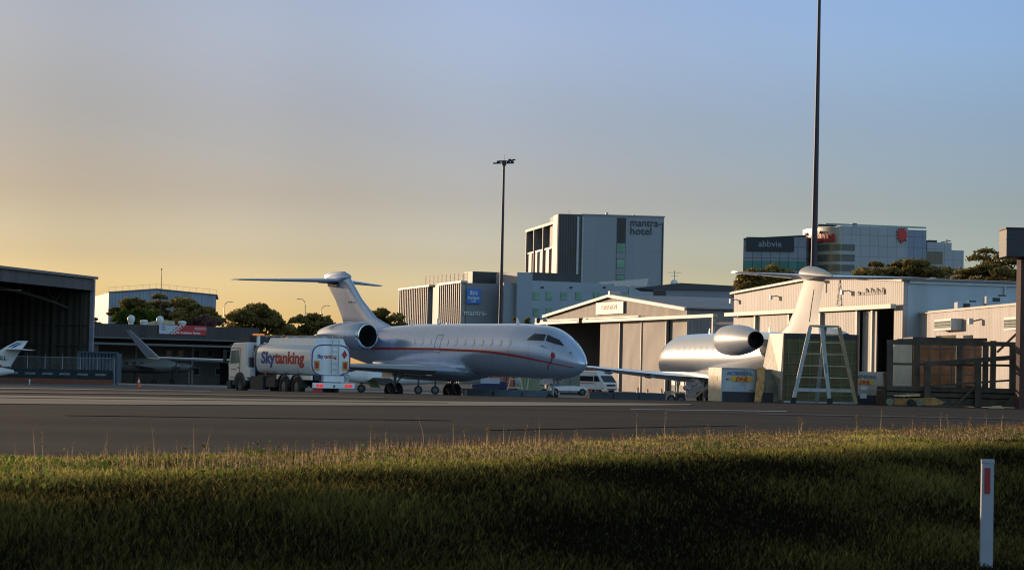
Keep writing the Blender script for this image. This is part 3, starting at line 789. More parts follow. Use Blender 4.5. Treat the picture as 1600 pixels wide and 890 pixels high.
for px, h_ in ((887, 1.2), (890, 1.2), (925, .5), (948, .9), (990, .6)):
    x, _ = b.hit(px, 335, 4); b.part('roof_fixture', MB().bar((x, 4, z1), (x, 4, z1+h_), .12 if h_ > 1 else .5), steel)
# left sunlit facade
a = W(822, 352, 538); wx = Vector((a.x-b.o.x, a.y-b.o.y)); ca, sa = math.cos(b.ang), math.sin(b.ang)
lx, ly = wx.x*ca + wx.y*sa, -wx.x*sa + wx.y*ca
tt = Vector((lx, ly)).normalized(); nn_ = Vector((tt.y, -tt.x)); sl_ = math.hypot(lx, ly)
if nn_.x > 0: nn_ = -nn_
z1b = z1 - 1.1
sd = MB(); sbox(sd, sl_*.12, sl_, -6, -1.6, 0, z1b-.6); b.part('side_wall', sd, mat('plum_recess', (.09, .06, .07), .4))
sd = MB(); sbox(sd, -.0, sl_*.12, -.5, .1, 0, z1); b.part('cream_pier', sd, mat('cream_pier', (.55, .50, .38), .5))
sd = MB(); sbox(sd, sl_*.12, sl_, -1.6, .1, z1b-.5, z1b)
for f in (.12, .43, .72, .97): sbox(sd, sl_*f, sl_*f+.5, -1.6, .1, 0, z1b-.5)
b.part('portal_frame', sd, finc)
sc_cols = [(.55, .45, .44), (.58, .52, .40), (.55, .42, .44), (.50, .44, .40)]
zc_ = z1b - 5.2; hs_ = (zc_-1)/4
for k in range(9):
    u = sl_*(.16 + k*.091)
    for j in range(4):
        sd = MB(); z0 = 1 + j*hs_; sbox(sd, u, u+sl_*.055, -1.2, .0-.35*((k+j) % 2), z0, z0+hs_-.1)
        b.part('screen_panel', sd, mat('screen_%d%d' % (k, j), sc_cols[(k+j) % 4], .5))
sd = MB(); sbox(sd, sl_*.12, sl_, -1.6, -.2, zc_, zc_+.35); b.part('terrace_slab', sd, whitep)

# low long building right of the tower
b = Bld('long_low_building', 'long grey building with dark flat roof between the hotel and the pale hangar', 'building', 1018, 400, 1190, 398)
L = b.L; z1 = b.hit(1040, 452)[1]; z2 = b.hit(1040, 443)[1]
b.part('wall', MB().box(0, L, 0, 14, 0, z1), grid_mat('grey_long_wall', (.24, .26, .31), (.18, .2, .23), 5, 3, .06, .6, tint=.04))
b.part('dark_end', MB().box(.1, 2.0, -.05, -.01, z1-4, z1-.2), mat('dark_panel', (.05, .05, .055), .5))
b.part('roof', MB().prism([(-.3, z1), (L, z1), (L, z2-.3), (L*.25, z2+.15), (-3, z1+.1)], -.3, 14.2), mat('dark_roof', (.07, .07, .08), .5, .2))
x0, zz_ = b.hit(1053, 450)
b.part('roof_aerial', MB().tube([(x0, 1, z1), (x0, 1, z1+3.0)], .06, 6).bar((x0-1.2, 1, z1+2.7), (x0+1.0, 1, z1+2.7), .06).bar((x0-.6, 1, z1+2.2), (x0+.6, 1, z1+2.2), .05), steel)
b.part('satellite_dish', MB().lathe([(0, .02), (.1, .4), (.3, .6)], (x0, .5, z1+1.0), 16, 'y'), whitep, smooth=50)

# office complex far right
b = Bld('office_block_with_dark_sign', 'far glass office block carrying a dark lettered sign panel', 'office building', 1158, 905, 1256, 900)
L = b.L; z1 = b.hit(1158, 374)[1]; z1r = b.hit(1250, 369)[1]
b.part('wall', MB().prism([(0, 0), (L, 0), (L, z1r), (0, z1)], 0, 20), grid_mat('office_panels', (.28, .30, .36), (.12, .13, .16), 3.2, 4.0, .25, .3, tint=.06))
x0, za = b.hit(1166, 392); x1, zb = b.hit(1241, 371)
sg = b.part('sign', MB().box(x0, x1, -.6, -.05, za, zb), mat('sign_navy', (.03, .035, .05), .4))
x0, za = b.hit(1185, 385.3)
text('sign_lettering', 'abbvie', 3.1, mat('sign_letter_grey', (.34, .36, .4), .5), sg, (x0, -.65, za), (1, 0, 0), (0, 0, 1), .05, .01, xs=1.05)
x0, za = b.hit(1158, 420); x1, zb = b.hit(1251, 408)
b.part('glass_band', MB().box(.2, L-.2, -.12, -.01, za, zb), grid_mat('teal_glass', (.06, .22, .19), (.03, .09, .09), 3.2, 8, .3, .2, tint=.25))
b.part('roof_edge', MB().bar((0, 0, z1+.2), (L, 0, z1r+.2), .5), dk)
b = Bld('curved_office_block', 'far office tower with curved sunlit glass corner and red lettering', 'office building', 1284, 893, 1445, 900)
ca, sa = math.cos(b.ang), math.sin(b.ang)
L = b.L; xc = b.hit(1316, 380)[0]; xe = b.hit(1418, 380)[0]; z1 = b.hit(1316, 352.5)[1]
offm = grid_mat('office_spandrel', (.33, .34, .37), (.17, .18, .2), 3.3, 3.75, .16, .3, tint=.05)
b.part('wall', MB().box(xc, xe, 0, 25, 0, z1), offm)
b.part('end_bay', MB().box(xe, L, .6, 22, 0, z1-.6), grid_mat('office_end', (.20, .23, .31), (.12, .13, .17), 3.3, 3.75, .22, .3, tint=.04))
CD = 25
# curved corner: quarter ellipse from (0.., back) to (xc, 0)
cv = []
for k in range(19):
    t_ = PI/2*k/18
    cv.append((xc - xc*math.cos(PI/2-t_)*1.0, 22 - 22*math.sin(PI/2-t_) if False else 0))
cv = [(xc - (xc)*math.cos(PI/2*k/18), CD - CD*math.sin(PI/2*k/18)) for k in range(19)]
curvm = mat('cream_curved_panel', (.46, .42, .36), .35, 0, .05, .2)
def arc(z0, z1_, off, m, name, k0=0, k1=18, **kw):
    t = MB(); rings = []
    for x, y in cv[k0:k1+1]:
        dx, dy = (x-xc)/xc, (y-CD)/CD; l_ = math.hypot(dx, dy)
        ox, oy = dx/l_*off, dy/l_*off
        rings.append([(x+ox, y+oy, z0), (x+ox, y+oy, z1_), (x-dx*1.5, y-dy*1.5, z1_), (x-dx*1.5, y-dy*1.5, z0)])
    t.loft(rings); return b.part(name, t, m, **kw)
arc(0, z1-.4, 0, curvm, 'curved_wall')
bandm = mat('bronze_glass_band', (.17, .16, .12), .15, .2, .15, .2)
for p0, p1 in ((381.5, 391.5), (397.5, 408), (413.5, 423.5)):
    za = b.hit(1330, p1)[1]; zb = b.hit(1330, p0)[1]
    arc(za, zb, .15, bandm, 'glass_band')
    x2 = b.hit(1335.5, 380)[0]
    b.part('dark_window_band', MB().box(xc+.1, x2, -.15, -.01, za, zb), grid_mat('dark_band_%d' % p0, (.05, .055, .065), (.12, .13, .15), 3.3, 30, .2, .15, tint=.3))
# red lettering around the curve
body = 'AstraZeneca'
t_pos = [i/10 for i in range(11)]
z0 = b.hit(1280, 374)[1]; rl = redl
wtot = 0
for i, chh in enumerate(body):
    px = 1251.5 + i*5.3
    f = None
    # point on the curve whose pixel is px
    best = None
    for kk in range(361):
        aa = PI/2*kk/360
        lx_, ly_ = xc - xc*math.cos(aa), CD - CD*math.sin(aa)
        X = b.o.x + lx_*ca - ly_*sa; Y = b.o.y + lx_*sa + ly_*ca
        pr = 800 + X/Y*FPX
        # roll shift at this height
        if best is None or abs(pr+4.5-px) < best[0]: best = (abs(pr+4.5-px), aa, lx_, ly_)
    _, aa, lx_, ly_ = best
    tx = Vector((xc*math.sin(aa), -CD*math.cos(aa), 0)).normalized()
    nrm = Vector((tx.y, -tx.x, 0))
    text('wall_lettering', chh.upper() if 0 else chh, 5.4, rl, b.r, Vector((lx_, ly_, z0-.3)) + nrm*.5, tx, (0, 0, 1), .15, .16, xs=.42/max(.2, (tx.x*ca-tx.y*sa)))
# red shaggy emblem
x0, zc0 = b.hit(1409, 367)
pts = []
for k in range(26):
    t_ = 2*PI*k/26
    r_ = (1.95+.75*random.Random(k).random() if k % 2 else 1.45) + .12*math.sin(t_*3)
    sx = .95; sz = 1.25
    if PI*1.15 < t_ < PI*1.75: r_ *= .98
    pts.append((x0 + math.cos(t_)*r_*sx, zc0 + math.sin(t_)*r_*sz))
b.part('red_emblem', MB().prism(pts, -.6, -.05), redl)
b.part('roof_rail', MB().bar((xc-6, 1, z1+.5), (L, 1, z1+.3), .15, .6), mat('teal_rail', (.25, .35, .35), .4))
x0, za = b.hit(1281, 352.8, 3); b.part('roof_plant', MB().box(xc-8, xc-1, 3, 8, z1, z1+.5).box(xc+4.5, xc+6.3, 3, 5, z1+.2, z1+1.2), dk)
b = Bld('stepped_office_wing', 'lower stepped office wing right of the red emblem, dark window square', 'office building', 1445, 905, 1503, 908)
L = b.L; z1 = b.hit(1450, 378)[1]; x1 = b.hit(1487, 380)[0]; z2 = b.hit(1495, 391)[1]
b.part('wall', MB().box(0, x1, 0, 18, 0, z1), offm)
b.part('lower_wall', MB().box(x1, L, 0, 18, 0, z2), offm)
x0, za = b.hit(1446, 412); xx1, zb = b.hit(1473, 393)
b.part('dark_window', MB().box(x0, xx1, -.1, -.01, za, zb), glassd)
b.part('roof_plant', MB().box(2, 5, 3, 6, z1, z1+.9).bar((x1-1.5, 1, z1), (x1-1.5, 1, z1+1.3), .4).bar((x1-3.5, 1, z1+.2), (x1, 1, z1+.8), .3), dk)

# ------------------------------------------------ centre hangar
tan_c = corr('tan_corrugated', (.32, .26, .22), .32, 'X', depth=.025, rough=.6)
tan_d = corr('tan_door_sheet', (.34, .29, .265), .34, 'X', depth=.02, rough=.6)
trimp = mat('pink_white_trim', (.54, .43, .37), .5, 0, .08, 2)
roofm = corr('grey_roof_sheet', (.20, .18, .19), .5, 'X', depth=.03, rough=.45, metal=.2)
b = Bld('gabled_hangar', 'tan corrugated gabled hangar with aviation sign and sliding doors', 'hangar', 852, 330, 1072, 277)
L = b.L; ze = (b.hit(852, 494)[1] + b.hit(1072, 483)[1])/2; xr, zr2 = b.hit(955, 462); zb_ = b.hit(1000, 499)[1]
print('centre hangar', L, ze, zr2, zb_, xr)
DEP = 46
b.part('gable_wall', MB().prism([(0, zb_), (L, zb_), (L, ze), (xr, zr2), (0, ze)], 0, .3), tan_c)
b.part('roof', MB().prism([(-.4, ze+.02), (xr, zr2+.02), (L+.4, ze+.02), (L+.4, ze+.16), (xr, zr2+.18), (-.4, ze+.16)], -.2, DEP), roofm)
b.part('barge_trim', MB().bar((-.4, -.35, ze-.02), (xr, -.35, zr2-.02), .25, .32).bar((xr, -.35, zr2-.02), (L+.4, -.35, ze-.02), .25, .32), trimp)
b.part('side_wall', MB().box(L-.3, L, .32, DEP-.3, 0, ze), corr('tan_side_sheet', (.24, .21, .20), .4, 'Y', depth=.02))
b.part('side_wall', MB().box(0, .3, .32, DEP-.3, 0, ze), tan_c)
b.part('back_wall', MB().box(.3, L-.3, DEP-.3, DEP, 0, ze), tan_c)
dz = zb_ - .1
x0 = b.hit(940, 560)[0]
xprev = x0
for px in (972, 1006, 1045):
    x1 = b.hit(px, 560)[0]
    d = b.part('sliding_door', MB().box(xprev+.04, x1-.04, -.25 if px != 1006 else -.12, -.05 if px != 1006 else 0, .05, dz), tan_d)
    b.part('door_edge', MB().box(x1-.22, x1-.02, -.38, -.26, .05, dz), trimp, d)
    xprev = x1
b.part('end_panel', MB().box(xprev+.05, L, .05, .3, 0, dz), corr('tan_end_sheet', (.30, .26, .23), .32, 'X'))  # end sheet slightly greyer than the gable wall
b.part('jamb', MB().box(0, .8, -.02, .3, 0, dz), tan_c)
b.part('floor_slab', MB().box(.4, L-.4, .3, DEP-.4, -.02, .05), apronm)
xa, za = b.hit(836, 506, -1.2); xb, zb2 = b.hit(1115, 491.5, -1.2)
zq = (za+zb2)/2
b.part('door_track', MB().bar((xa, -1.0, zq), (xb, -1.0, zq), .5, .34).bar((xa, -.5, zq+.35), (xb*.6, -.5, zq+.35), .3, .16), trimp)
x0, za = b.hit(934, 491.5); x1, zb2 = b.hit(977, 470.5)
sg = b.part('sign', MB().box(x0, x1, -.25, -.1, za, zb2), mat('cream_sign', (.62, .60, .46), .5))
text('sign_lettering', 'EAVIATION', (zb2-za)*.5, mat('rust_letter', (.38, .13, .07), .5), sg, (x0+(x1-x0)*.2, -.27, za+(zb2-za)*.40), (1, 0, 0), (0, 0, 1), .02, .02, xs=(x1-x0)*.62/((zb2-za)*.5*5.6))
b.part('ridge_vent', MB().box(xr-.3, xr+.3, -.3, 1, zr2+.1, zr2+.55), trimp)
for px in (839, 905):
    x, z = b.hit(px, 503, -1.3); b.part('track_bracket', MB().box(x-.3, x+.5, -1.5, -1.0, z-.1, z+.5), dk)
# gantry frame right of it
x1 = b.hit(1115, 500, -1)[0]
fr_ = b.part('gantry_frame', MB().bar((x1, -1, 0), (x1, -1, zq), .3).bar((x1, -1, zq-.8), (x1+12, 3, zq-.8), .25).bar((x1+6, 1, 0), (x1+6, 1, zq-.8), .25).bar((x1, -1, zq-4.5), (x1+6, 1, zq-.9), .14).bar((x1+6, 1, zq-.9), (x1+12, 3, zq-4.5), .14).bar((x1+9.5, 2.2, 0), (x1+9.5, 2.2, zq-.8), .2), trimp)
# ------------------------------------------------ right hangar
cream_c = corr('cream_corrugated', (.46, .41, .38), .42, 'X', depth=.010, rough=.55)
cream_d = corr('cream_door_sheet', (.48, .44, .41), .36, 'X', depth=.010, rough=.55)
whtrim = mat('cream_trim', (.52, .46, .38), .5, 0, .06, 2)
b = Bld('white_hangar', 'pale gabled hangar with white sliding doors behind the white jet tail', 'hangar', 1145, 232, 1410, 193)
L = b.L; zl = b.hit(1145, 458)[1]; zr3 = b.hit(1410, 438.5)[1]; ze = (zl+zr3)/2; xa_, za_ = b.hit(1285, 432.5)
zb_ = b.hit(1270, 483)[1]
print('right hangar', L, zl, zr3, za_, xa_, zb_)
DEP = 45
xr = L/2; zr2 = ze + (za_-ze)*1.0
b.part('gable_wall', MB().prism([(0, zb_), (L, zb_), (L, ze), (xa_, za_), (0, ze)], 0, .3), cream_c)
b.part('roof', MB().prism([(-.3, ze+.02), (xa_, za_+.02), (L+.4, ze+.02), (L+.4, ze+.15), (xa_, za_+.16), (-.3, ze+.15)], -.15, DEP), roofm)
b.part('barge_trim', MB().bar((-.3, -.25, ze), (xa_, -.25, za_), .15, .16).bar((xa_, -.25, za_), (L+.3, -.25, ze), .15, .16), whtrim)
sw_ = b.part('side_wall', MB().box(L-.25, L, .32, DEP, 0, ze), mat('white_side_wall', (.40, .45, .50), .6, 0, .05, .5, dirt=.25))
b.part('downpipe', MB().tube([(L+.08, 8.2, 0), (L+.08, 8.2, ze)], .1, 6).bar((L+.1, .4, ze-.1), (L+.1, DEP, ze-.1), .16, .22).tube([(L+.08, 15, 0), (L+.08, 15, ze)], .1, 6), mat('gutter_paint', (.5, .53, .56), .5), sw_)
b.part('back_wall', MB().box(0, L-.3, DEP-.3, DEP, 0, ze), cream_c)
b.part('side_wall', MB().box(0, .25, .32, DEP-.3, 0, ze), cream_c)
b.part('floor_slab', MB().box(.4, L-.4, .3, DEP-.4, -.02, .05), apronm)
xa, za = b.hit(1132, 492.5, -.8); xb, zb2 = b.hit(1392, 476.5, -.8); zq = (za+zb2)/2
b.part('door_track', MB().bar((xa, -.6, zq), (xb, -.6, zq), .45, .33), whtrim)
dz = zq - .25
prev = b.hit(1147, 540)[0]
for i, px in enumerate((1189, 1242, 1291, 1349, 1373)):
    x1 = b.hit(px, 540)[0]
    rec = -.05 if i % 2 == 0 else -.32
    d = b.part('sliding_door', MB().box(prev+.02, x1-.25, rec-.05, rec+.05, .05, dz), cream_d)
    b.part('door_post', MB().box(x1-.25, x1+.1, -.62, -.38 if rec > -.3 else -.36, .02, dz), whtrim, d)
    prev = x1
x2 = b.hit(1397, 540)[0]
b.part('end_pier', MB().box(x2, L, -.05, .3, 0, zb_-.02), cream_c)
for px, py in ((1150, 471), (1213, 465.5), (1325, 457.5)):
    x, z = b.hit(px, py)
    fx_ = b.part('floodlight', MB().box(x-.15, x+.15, -.6, -.4, z-.15, z+.22), whitep)
    b.part('bracket', MB().bar((x, -.5, z+.1), (x+.1, 0, z+.2), .08), dk, fx_)
x, z = b.hit(1287, 447); b.part('wall_camera', MB().bar((x, -.3, z-.5), (x, -.3, z+.4), .1).box(x-.3, x+.3, -.5, -.2, z+.3, z+.5), whitep)
t = MB()
for k, px in enumerate((1344, 1351, 1356, 1360, 1364, 1368, 1373, 1378, 1382)):
    x, z = b.hit(px, 460.5 - k*.15); hgt = (.28, .2, .5, .22, .52, .3, .5, .3, .5)[k]
    t.box(x-.45, x+.1, -.09, -.02, z, z+.12); t.box(x-.45, x-.2, -.09, -.02, z+.12, z+hgt)
    t.box(x-.05, x+.1, -.09, -.02, z+.12, z+hgt*.8)
b.part('wall_lettering', t, mat('faded_letter', (.40, .36, .30), .6))
t = MB()
x, z = b.hit(1312, 459)
for i in range(5): t.bar((x-.5+i*.12, -.05, z-.9+i*.5), (x+.5-i*.12, -.05, z-.9+i*.5), .03, .1)
t.bar((x-.5, -.05, z-.9), (x, -.05, z+1.3), .03, .08); t.bar((x+.5, -.05, z-.9), (x, -.05, z+1.3), .03, .08)
b.part('faded_emblem', t, mat('faded_letter2', (.36, .33, .28), .6))
hgr = b
# annex in front of the side wall
b = Bld('hangar_annex', 'low sunlit cream annex with boxed vents beside the pale hangar', 'building', 1436, 193.4, 1640, 158)
L = b.L; z1 = (b.hit(1440, 491)[1] + b.hit(1565, 478.5)[1])/2
b.part('wall', MB().box(0, L, 0, .3, 0, z1), corr('annex_sheet', (.47, .41, .38), .4, 'X', depth=.008))
b.part('roof', MB().box(-.1, L+.1, -.12, 9, z1, z1+.16), whtrim)
for p0, p1, y0, y1 in ((1459.5, 1486, 497, 516.5), (1568, 1593, 494, 516)):
    x0, za = b.hit(p0, y1, -.8); x1, zb2 = b.hit(p1, y0, -.8)
    v_ = b.part('vent_box', MB().box(x0, x1, -.8, -.02, za, zb2), whitep)
    b.part('louvre', MB().box(x0+.15, x1-.15, -.83, -.805, za+.15, zb2-.15), corr('louvre_%d' % p0, (.50, .52, .44), .22, 'Z', depth=.04), v_)
x, z = b.hit(1531, 502); fl_ = b.part('floodlight', MB().box(x-.2, x+.2, -.8, -.5, z-.2, z+.2), whitep)
b.part('bracket', MB().bar((x, -.5, z), (x+.5, 0, z+.15), .08), dk, fl_)
for px, py, w_ in ((1478, 526, 30), (1513, 526, 14)):
    x0, za = b.hit(px-w_/2, py+4); x1, zb2 = b.hit(px+w_/2, py-3); b.part('window', MB().box(x0, x1, -.05, -.01, za, zb2), glassd)
P0 = hgr.r.matrix_basis @ Vector((hgr.L+5.5, 4.5, 0))
for px0, px1, yt, lab in ((1410, 1440, 470, 0),): pass
for px0, px1, py0, py1, D, lab in ((1496, 1532, 482, 472, 186, 'grey rooftop air conditioner on the annex, nearer the pale hangar'), (1541, 1580, 480, 463, 186, 'larger pale rooftop air conditioner on the annex with dark grille')):
    a = W(px0, py0, D); c_ = W(px1, py1, D)
    zb_r = b.o.z + z1 + .16
    u = thing('air_conditioner', lab, 'air conditioner', (a.x, D, zb_r), 0, 'rooftop air conditioners')
    obj('casing', MB().box(0, c_.x-a.x, 0, 1.4, .05, c_.z-zb_r), mat('ac_casing', (.42, .47, .55), .5), u, bevel=.03)
    obj('fan_grille', MB().box((c_.x-a.x)*.25, (c_.x-a.x)*.55, -.02, .0, (c_.z-zb_r)-.4, (c_.z-zb_r)-.12).lathe([(0, .3), (.12, .3)], ((c_.x-a.x)*.7, .7, c_.z-zb_r), 14, 'z', cap=True), dk, u)
# ---------------------------------------------------------------- business jets
def interp(tab, x):
    """tab: rows (x, a, b, ...) descending x; smooth interpolation"""
    for i in range(len(tab)-1):
        if tab[i][0] >= x >= tab[i+1][0]:
            t = (tab[i][0]-x)/(tab[i][0]-tab[i+1][0])
            p0 = tab[max(i-1, 0)]; p1 = tab[i]; p2 = tab[i+1]; p3 = tab[min(i+2, len(tab)-1)]
            out = []
            for k in range(1, len(p1)):
                m1 = (p2[k]-p0[k])/(p2[0]-p0[0])*(p2[0]-p1[0]); m2 = (p3[k]-p1[k])/(p3[0]-p1[0])*(p2[0]-p1[0])
                out.append((2*t**3-3*t*t+1)*p1[k] + (t**3-2*t*t+t)*m1 + (-2*t**3+3*t*t)*p2[k] + (t**3-t*t)*m2)
            return out
    return list(tab[-1][1:])
def airfoil(n=9, tc=.11):
    up = []
    for i in range(n+1):
        b_ = PI*i/n; x = (1-math.cos(b_))/2
        y = tc/.2*(.2969*math.sqrt(x)-.126*x-.3516*x*x+.2843*x**3-.1015*x**4)
        up.append((x, y))
    return up + [(x, -y*.75) for x, y in up[::-1][1:-1]]
def wing_loft(secs, n=9, vertical=False):
    """secs: (le_x, te_x, y, z, tc)"""
    rings = []
    for le, te, y, z, tc in secs:
        ch = le-te
        if vertical: rings.append([(le-px*ch, py*ch, z) for px, py in airfoil(n, tc)])
        else: rings.append([(le-px*ch, y, z+py*ch) for px, py in airfoil(n, tc)])
    return MB().loft(rings)
rim_m = mat('wheel_rim', (.13, .13, .13), .5, .3, .2, 6)
def make_wheel(parent, c, r, w_, name='wheel'):
    wo = obj(name, MB().lathe([(-w_/2, r*.55), (-w_/2, r*.9), (-w_*.3, r), (w_*.3, r), (w_/2, r*.9), (w_/2, r*.55)], c, 24, 'y'), blk, parent, smooth=40)
    obj('rim', MB().lathe([(-w_*.42, .02), (-w_*.3, r*.2), (-w_*.42, r*.3), (-w_*.36, r*.56), (w_*.36, r*.56), (w_*.42, r*.3), (w_*.42, .02)], c, 20, 'y'), rim_m, wo, smooth=40)
    return wo
def make_jet(J):
    root = thing('business_jet', J['label'], 'aircraft', J['loc'], J['ang'], 'business jets')
    T = J['fus']; paint = J['paint']
    def SF(x, th, off=0.0):
        zc, ry, rz = interp(T, x)
        return Vector((x, (ry+off)*math.cos(th), zc+(rz+off)*math.sin(th)))
    N = 40; rings = []
    xs_ = []
    for i in range(len(T)-1):
        a, b_ = T[i][0], T[i+1][0]; k = max(1, int(abs(a-b_)/.35))
        xs_ += [a+(b_-a)*j/k for j in range(k)]
    xs_.append(T[-1][0])
    for x in xs_: rings.append([SF(x, 2*PI*k/N) for k in range(N)])
    obj('fuselage', MB().loft(rings), paint, root, smooth=60)
    def th_of(x, z, side):
        zc, ry, rz = interp(T, x); s_ = max(-1, min(1, (z-zc)/rz)); a = math.asin(s_)
        return a if side > 0 else PI-a
    def surfpatch(name, corners, side, m, off=.012, nu=6, nv=5, parent=None):
        """corners: (x,z) quads lower-left, lower-right, upper-right, upper-left"""
        a, b_, c, d = corners; rings = []
        for i in range(nu+1):
            u = i/nu; r_ = []
            for j in range(nv+1):
                v = j/nv
                x = (a[0]*(1-u)+b_[0]*u)*(1-v)+(d[0]*(1-u)+c[0]*u)*v; z = (a[1]*(1-u)+b_[1]*u)*(1-v)+(d[1]*(1-u)+c[1]*u)*v
                r_.append(SF(x, th_of(x, z, side), off))
            rings.append(r_)
        return obj(name, MB().loft(rings, cap=False, closed=False), m, parent or root, smooth=60)
    def ribbon(t, pts, side, wd, off=.014):
        rings = []
        for x, z in pts:
            w_ = wd*(1 if x < 11 else max(.35, 1-(x-11)*.2)); rings.append([SF(x, th_of(x, z-w_/2, side), off), SF(x, th_of(x, z, side), off+.003), SF(x, th_of(x, z+w_/2, side), off)])
        t.loft(rings, cap=False, closed=False)
    for side in (-1, 1):
        for cw in J['cockpit']: surfpatch('cockpit_window', cw, side, glassd, .015)
        for x in J['wins']:
            t = MB(); zc = J['winz']; rings = []
            for rr in (0, .5, 1.0):
                rings.append([SF(x+.13*rr*math.cos(a), th_of(x, zc+.19*rr*math.sin(a), side), .012) for a in [2*PI*k/14 for k in range(14)]])
            obj('cabin_window', MB().loft(rings, cap=False), J['winm'], root, smooth=60)
        if J.get('stripe'):
            t = MB(); ribbon(t, [(x, J['stripe'](x)) for x in np.arange(15.0, -6.4, -.3)], side, .12)
            obj('cheat_line', t, red, root)
        if J.get('door'):
            x0, x1, z0, z1 = J['door']; t = MB()
            pts = [(x0, z0), (x0+.05, z1), (x1+.05, z1), (x1, z0), (x0, z0)]
            for (xa, za), (xb, zb2) in zip(pts, pts[1:]):
                t.tube([SF(xa+(xb-xa)*k/5, th_of(xa, za+(zb2-za)*k/5, side), .004) for k in range(6)], .015, 5)
            obj('exit_outline', t, steel, root)
            surfpatch('exit_sill', [(x0+.1, z0+.06), (x1, z0+.06), (x1, z0+.22), (x0-.1, z0+.22)], side, whitep, .014)
    # belly fairing
    rings = []
    for x, zc, ry, rz in J['fair']: rings.append([(x, ry*math.cos(a), zc+rz*math.sin(a)) for a in [2*PI*k/28 for k in range(28)]])
    obj('belly_fairing', MB().loft(rings), paint, root, smooth=60)
    # wings
    for s_ in (-1, 1):
        secs = [(le, te, s_*y, z, tc) for le, te, y, z, tc in J['wing']]
        wg = obj('wing', wing_loft(secs), paint, root, smooth=50)
        rings = []
        for le, te, y, z, tc in secs[1:]:
            ch = le-te; pr = [p for p in airfoil(9, tc) if p[0] < .14]
            af = airfoil(9, tc)
            up = [p for p in af[:10] if p[0] < .12][::-1]; lo = [p for p in af[10:] if p[0] < .12][::-1]
            prof = up + lo
            rings.append([(le-px*ch+.012, y, z+py*ch*1.03+.003*(1 if py > 0 else -1)) for px, py in prof])
        obj('leading_edge', MB().loft(rings, cap=False, closed=False), chrome, wg, smooth=60)
        (le, te, y, z, tc) = secs[-1]
        wl = J['winglet']
        dz_, dy, dx = wl
        r1 = []
        for f, ch in ((0, le-te), (.25, (le-te)*.9), (1, (le-te)*.38)):
            yy = y + s_*dy*f; zz = z + dz_*(f if f else 0); xx = le - dx*f
            r1.append([(xx-px*ch, yy+py*ch*1.2*(1 if s_ > 0 else -1), zz) for px, py in airfoil(9, .1)])
        obj('winglet', MB().loft(r1), paint, wg, smooth=50)
        # flap track fairings
        for fy in (.3, .5, .7):
            i = 1 if fy < .35 else 2
            le = np.interp(fy*secs[-1][2]*s_, [q[2]*s_ for q in secs], [q[0] for q in secs]); te = np.interp(fy*secs[-1][2]*s_, [q[2]*s_ for q in secs], [q[1] for q in secs]); z = np.interp(fy*secs[-1][2]*s_, [q[2]*s_ for q in secs], [q[3] for q in secs])
            obj('flap_fairing', MB().lathe([(1.3, .01), (.8, .09), (0, .12), (-.6, .07), (-1.0, .01)], (te+.6, fy*secs[-1][2], z-.16), 12), paint, wg, smooth=50)
        # engine
        ex0, ex1, ey, ez, er = J['eng']; ln = ex0-ex1
        prof_o = [(0, .80), (-.05, .88), (-.16, .94), (-ln*.18, 1.0), (-ln*.42, 1.0), (-ln*.65, .9), (-ln*.85, .72), (-ln, .54)]
        en = obj('engine_nacelle', MB().lathe([(a, r_*er) for a, r_ in prof_o], (ex0, s_*ey, ez), 36), paint, root, smooth=60)
        obj('intake_lip', MB().lathe([(-.17, .945*er), (-.07, .90*er), (.0, .83*er), (.015, .78*er), (-.03, .735*er), (-.14, .71*er)], (ex0+.003, s_*ey, ez), 36), chrome, en, smooth=60)
        obj('intake_duct', MB().lathe([(-.12, .712*er), (-.5, .70*er), (-1.1, .70*er), (-1.12, .02)], (ex0, s_*ey, ez), 32), mat('duct_dark', (.05, .05, .055), .4, .5), en, smooth=50)
        fb = MB()
        for k in range(20):
            a = 2*PI*k/20; c, s2 = math.cos(a), math.sin(a); c2, s3 = math.cos(a+.2), math.sin(a+.2)
            fb.add([(ex0-.95, s_*ey+c*er*.18, ez+s2*er*.18), (ex0-.85, s_*ey+c*er*.69, ez+s2*er*.69), (ex0-1.02, s_*ey+c2*er*.69, ez+s3*er*.69), (ex0-1.05, s_*ey+c2*er*.18, ez+s3*er*.18)], [(0,1,2,3)])
        obj('fan', fb.lathe([(-.7, .01), (-.9, .12*er), (-1.05, .19*er)], (ex0, s_*ey, ez), 16), mat('fan_metal', (.12, .12, .13), .35, .8), en)
        obj('exhaust', MB().lathe([(-ln+.02, .50*er), (-ln-.1, .5*er), (-ln-.1, .48*er), (-ln+.8, .46*er), (-ln+.8, .01)], (ex0, s_*ey, ez), 28), mat('exhaust_black', (.012, .01, .01), .7, .3), en, smooth=50)
        y0, y1 = J['pyl']
        xa, xb = ex0-.9, ex1+.5
        obj('pylon', MB().loft([[(xa, s_*y0, ez-.05), ((xa+xb)/2, s_*y0, ez+.15), (xb, s_*y0, ez+.05), ((xa+xb)/2, s_*y0, ez-.15)], [(xa, s_*y1, ez-.05), ((xa+xb)/2, s_*y1, ez+.15), (xb, s_*y1, ez+.05), ((xa+xb)/2, s_*y1, ez-.15)]]), paint, root, smooth=30)
        # main gear
        gy = J['gy']
        g = obj('main_gear', MB().tube([(0, s_*gy, .45), (.05, s_*(gy-.1), J['fair'][2][1])], .09, 10).tube([(0, s_*gy, .7), (.9, s_*(gy-.3), 1.4)], .05, 8).bar((0, s_*(gy-.35), .42), (0, s_*(gy+.35), .42), .1), mat('gear_white', (.4, .38, .35), .4), root, smooth=40)
        for q in (-.27, .27): make_wheel(g, (0, s_*gy+q, .43), .43, .26)
        obj('gear_door', MB().box(-.6, .5, s_*(gy+.42)-.02, s_*(gy+.42)+.02, .95, 1.5), paint, g)
        # tailplane
        le_r, te_r, zt, le_t, te_t, b_, ztt = J['stab']
